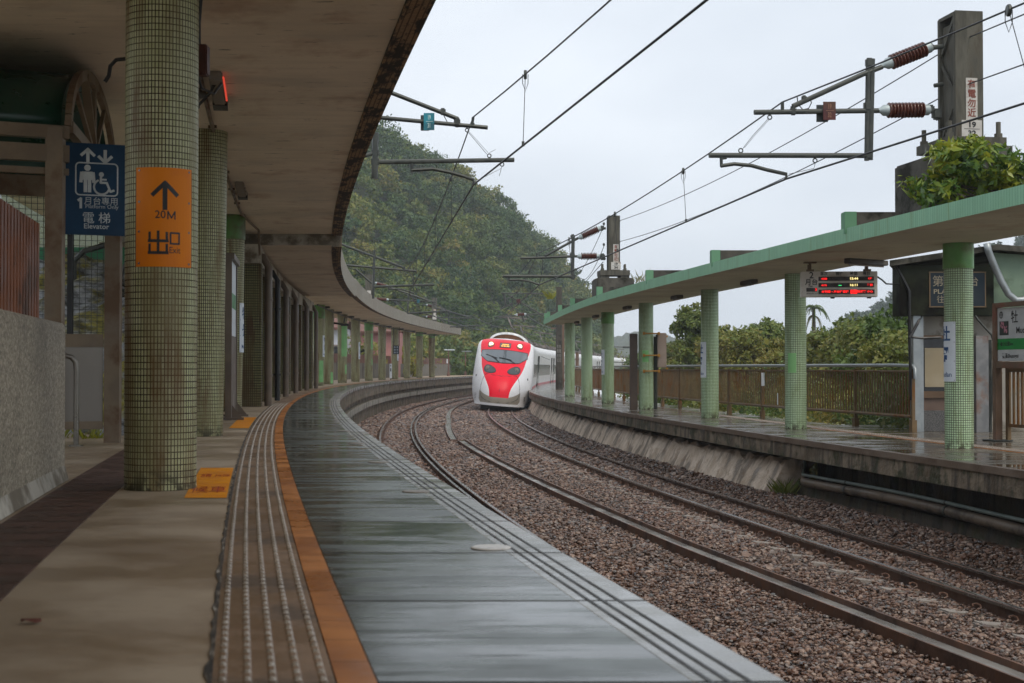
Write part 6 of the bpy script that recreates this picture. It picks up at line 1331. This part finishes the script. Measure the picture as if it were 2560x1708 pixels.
for px, yt, d, wpx, mat, lb in ((1737, 760, 66, 52, LEAF_MID, 'tall ragged tree left of the water stained column'), (1800, 812, 62, 60, LEAF_DRY, 'brownish round bush beyond railing right of the stained column'), (1850, 816, 58, 60, LEAF_DRY, 'dull bamboo like bush in the middle beyond the railing'), (1905, 795, 64, 60, LEAF_MID, 'feathery green tree between the two middle columns'),
        (1930, 812, 60, 36, LEAF_MID, 'small round crowned tree beside the display column'), (1965, 850, 50, 60, LEAF_DRY, 'low brownish bush left of the display column'), (2020, 835, 48, 60, LEAF_MID, 'green bush right behind the display column'), (2080, 805, 46, 64, LEAF_MID, 'yellowish green tree under the display board'), (2135, 800, 44, 56, LEAF_MID, 'leafy bush between display and hut'),
        (2185, 790, 40, 60, LEAF_MID, 'bushy green tree just left of the hut'), (2228, 772, 36, 44, LEAF_DARK, 'slim upright tree touching the hut corner'), (1650, 868, 95, 60, LEAF_DRY, 'low brown bush beside the grey cable box'), (1600, 880, 110, 60, LEAF_DARK, 'small far bush behind the slim columns'), (2255, 830, 33, 40, LEAF_MID, 'yellow green bush tucked against the hut side'),
        (1770, 830, 72, 60, LEAF_DRY, 'far dull bush between ragged tree and stained column'), (1690, 850, 84, 60, LEAF_MID, 'far green bush left of the ragged tree')):
    p = on_d(px, yt, d); h = p.z + .7; rad = max(.9, wpx*d/FPX*.62); cr = [(0, 0, h-rad, rad)]; z = h - rad*1.9
    while z > .3: cr.append((rg.uniform(-.4, .4)*rad, rg.uniform(-.3, .3)*rad, z, rad*rg.uniform(.9, 1.15))); z -= rad*1.1
    tree('leafy_tree', lb, 'tree', (p.x, d, -.7), h, rad, mat, rg, GB, .13 if d < 60 else .18, 34, 85, 1.0, cr)
lbs = ['low leafy shrub behind the railing, %s' % q for q in ('close to the hut end', 'second from the hut', 'third from the hut', 'fourth from the hut', 'behind the display column', 'left of the display column', 'midway along the railing', 'behind the white tag', 'right of the stained column', 'behind the stained column', 'by the cable box', 'at the far part')]
for i, lb in enumerate(lbs):
    d = 27.2 + i*2.7; q = P(d, fo(d) + rg.uniform(1.3, 2.0)); rad = rg.uniform(.9, 1.3); tree('shrub', lb, 'shrub', (q.x, q.y, -.7), 2.3, rad, (LEAF_MID, LEAF_DARK, LEAF_DRY)[i % 3], rg, 'low shrubs behind the railing', .11, 28, 80, .95, [(0, 0, 1.45, rad), (.3, .5, .7, rad), (-.2, -.3, .5, rad*.9)], .05)
def fronds(mb, c, n, L, droop, rng, w=.12, seg=6, lf=9):
    for i in range(n):
        a = 2*PI*i/n + rng.uniform(-.2, .2); el = rng.uniform(.15, 1.1); pts = []
        for k in range(seg+1):
            f = k/seg; r_ = L*f*math.cos(el)*(1-.15*f); pts.append(Vector(c) + Vector((math.cos(a)*r_, math.sin(a)*r_, L*f*math.sin(el) - droop*L*f*f)))
        mb.tube(pts, .025, 4); t_ = Vector((-math.sin(a), math.cos(a), 0))
        for k in range(1, seg*3):
            f = k/(seg*3); p = pts[int(f*seg)].lerp(pts[min(seg, int(f*seg)+1)], f*seg-int(f*seg)); l = L*.26*math.sin(PI*min(1, f*.9+.1))
            for s in (-1, 1): e_ = p + t_*s*l + Vector((math.cos(a)*l*.35, math.sin(a)*l*.35, -l*.35)); d_ = Vector((math.cos(a), math.sin(a), 0))*w*.5; mb.add([p-d_, e_, p+d_], [(0, 1, 2)])
p = on_d(2034, 752, 92); t = thing('palm_tree', 'single palm with drooping fronds standing out below the display board', 'palm', (p.x, 92, -.7)); m = MB(); m.tube([(0, 0, 0), (.05, 0, p.z*.5), (0, 0, p.z+.2)], [.17, .14, .11], 8); m.build('trunk', BARK, t); m = MB(); fronds(m, (0, 0, p.z+.2), 15, 1.35, 1.0, rg, .1); m.build('fronds', LEAF_DARK, t); m = MB(); fronds(m, (0, 0, p.z-.3), 6, .8, 1.7, rg, .1); m.build('dead_fronds', LEAF_DRY, t)
def roof_shrub():
    b = on_d(2420, 470, 18.7); t = thing('shrub', 'glossy green shrub growing on the roof below the near mast', 'shrub', (b.x, b.y, ZSR+.2)); VS, FS = [], []; k = 0; rng = np.random.default_rng(9)
    for px, py, rr in ((2330, 455, .34), (2370, 410, .36), (2420, 400, .38), (2470, 420, .36), (2520, 430, .34), (2400, 470, .36), (2460, 475, .36), (2520, 480, .36), (2350, 490, .26), (2560, 440, .32), (2590, 470, .36), (2385, 385, .22), (2440, 375, .2)):
        c = on_d(px, py, 18.7 + rng.uniform(-.35, .35)) - t.location; V, F = leaves(crown_pts(rng, c, rr, 14, 20, .9, .45), .13, rng, .5, .36); VS.append(V); FS.append(F+k); k += len(V)
    np_obj('crown', np.concatenate(VS), np.concatenate(FS), LEAF_GLOSS, t); m = MB(); rn = random.Random(2)
    for i in range(14): m.tube([(rn.uniform(-.3, .5), 0, 0), (rn.uniform(-.4, .6), rn.uniform(-.3, .3), .25), (rn.uniform(-.5, .8), rn.uniform(-.3, .3), rn.uniform(.35, .6))], [.02, .014, .006], 5)
    m.build('stem', BARK, t); c = on_d(2548, 478, 18.3); q = thing('fern', 'yellow green fern sprouting at the right of the roof shrub', 'fern', (c.x, c.y, ZSR+.2)); m = MB(); fronds(m, (0, 0, .05), 9, .75, .55, np.random.default_rng(3), .05); m.build('fronds', LEAF_YEL, q)
roof_shrub()
p = on_d(978, 880, 114); tree('bush', 'bright yellow green bush behind the far boundary wall', 'bush', (p.x, 114, -.7), 4.7, 1.7, LEAF_YEL, rg, None, .3, 26, 30, .9, [(0, 0, 3.2, 1.5), (-1.3, 0, 2.7, 1.1), (1.3, .3, 2.6, 1.2)])
for px, d, h, rad, mat, lb in ((1040, 130, 6.2, 2.4, LEAF_MID, 'green tree behind the wall at the end columns'), (1110, 147, 6.4, 3.0, LEAF_DARK, 'dark tree behind the far lamp posts'), (1180, 162, 6.0, 2.8, LEAF_MID, 'pale green tree behind the wall close to the train'), (1000, 122, 6.8, 2.6, LEAF_DRY, 'bare brownish tree beside the pink house'), (905, 104, 5.2, 1.6, LEAF_DRY, 'thin brown tree before the pink house')): tree('leafy_tree', lb, 'tree', (X_(px, d), d, -.7), h, rad, mat, rg, 'trees behind the boundary wall', .32, 26, 30 if mat is not LEAF_DRY else 14)
def grass_tuft(c, label, n, L, mat, rng): 
    m = MB()
    for i in range(n):
        a = rng.uniform(0, 6.28); r_ = rng.uniform(.2, 1)*L; b = Vector((rng.uniform(-.12, .12), rng.uniform(-.12, .12), 0)); e_ = b + Vector((math.cos(a)*r_*.6, math.sin(a)*r_*.6, r_*.8)); s = Vector((-math.sin(a), math.cos(a), 0))*.008; m.add([b-s, b+s, b.lerp(e_, .6) + s*.8 + Vector((0, 0, .03)), e_], [(0, 1, 2, 3)])
    tag(m.build('grass_tuft', mat, loc=c), label, 'grass tuft')
rn = random.Random(8)
grass_tuft(P(23.9, r+.15, -.12), 'bright grass tuft at the end of the stone revetment', 160, .5, LEAF_MID, rn); grass_tuft(on_d(1375, 748, 56), 'yellowish weed on the far tip of the green canopy', 90, .5, LEAF_YEL, rn)
grass_tuft(on_d(1600, 708, 35.5), 'thin dry weeds on the green canopy edge', 26, .5, LEAF_DRY, rn)
for i in range(7): c = Vector((-4.5 - .42*i, 15.3 + .1*(i % 3), ZL-.1)); grass_tuft(c, 'yellow green grass tuft under the steel panel, %s from the handrail' % ('first', 'second', 'third', 'fourth', 'fifth', 'sixth', 'seventh')[i], 70, .32, LEAF_YEL, rn)
# misty hills beyond
def far_hill(name, pts, d, depth, mat, bumpy, seed, n=90):
    rng = np.random.default_rng(seed); xs = [X_(p[0], d) for p in pts]; hs = [(918.9-p[1])/FPX*d + CAMZ for p in pts]; vs = []; rows = 12
    for j in range(rows):
        f = j/(rows-1)
        for i in range(n):
            x = xs[0] + (xs[-1]-xs[0])*i/(n-1); h = np.interp(x, xs, hs); z = -1 + (h+1)*math.sin(f*PI*.72)/1.0 * (1 if f < .7 else 1); vs.append((x*(1+.4*f*depth/d), d + (f-.5)*depth, z + bumpy*rng.uniform(-1, 1)*math.sin(PI*f)))
    m = MB(); m.add(vs, [(j*n+i, j*n+i+1, (j+1)*n+i+1, (j+1)*n+i) for j in range(rows-1) for i in range(n-1)]); return struct(m.build(name, mat))
far_hill('hill_far_right', [(2020, 872), (2080, 845), (2140, 812), (2200, 790), (2260, 762), (2330, 700), (2450, 640), (2560, 590), (2700, 540)], 330, 130, HILLM, .6, 1)
far_hill('mountain_far', [(1380, 890), (1450, 872), (1520, 842), (1580, 826), (1650, 836), (1740, 852), (1900, 860), (2000, 870), (2300, 840)], 720, 200, HILLM, 1.5, 2)
def far_trees():
    rng = np.random.default_rng(6); VS, FS = [], []; k = 0
    for i in range(120):
        px = rng.uniform(2040, 2620); T = np.interp(px, [2020, 2080, 2140, 2200, 2260, 2330, 2450, 2560, 2700], [872, 845, 812, 790, 762, 700, 640, 590, 540]); d = 330 + rng.uniform(-55, 15); f = rng.uniform(.0, 1) if d < 310 else rng.uniform(0, .25)
        c = on_d(px, T + 4 + f*(900-T), d); rad = rng.uniform(2.2, 4.2); V, F = leaves(crown_pts(rng, c, rad, 22, 22, .9, .4), .9, rng); VS.append(V); FS.append(F+k); k += len(V)
    o = np_obj('far_forest', np.concatenate(VS), np.concatenate(FS), LEAF_FAR); struct(o, 'stuff', 'misty forest on the far right hillside'); o['category'] = 'forest'
far_trees()
# rainy air
def haze(density=.0006):
    mt = bpy.data.materials.new('rain_haze'); mt.use_nodes = True; nt = mt.node_tree; nt.nodes.remove(nt.nodes['Principled BSDF']); v = nt.nodes.new('ShaderNodeVolumePrincipled'); v.inputs['Color'].default_value = (.86, .92, 1, 1); v.inputs['Density'].default_value = density; v.inputs['Anisotropy'].default_value = .2
    nt.links.new(v.outputs[0], nt.nodes['Material Output'].inputs['Volume']); m = MB(); m.box((0, 400, 26), (1300, 1000, 56)); o = struct(m.build('haze', mt), 'stuff', 'pale rainy haze over the whole station'); o['category'] = 'haze'
haze()
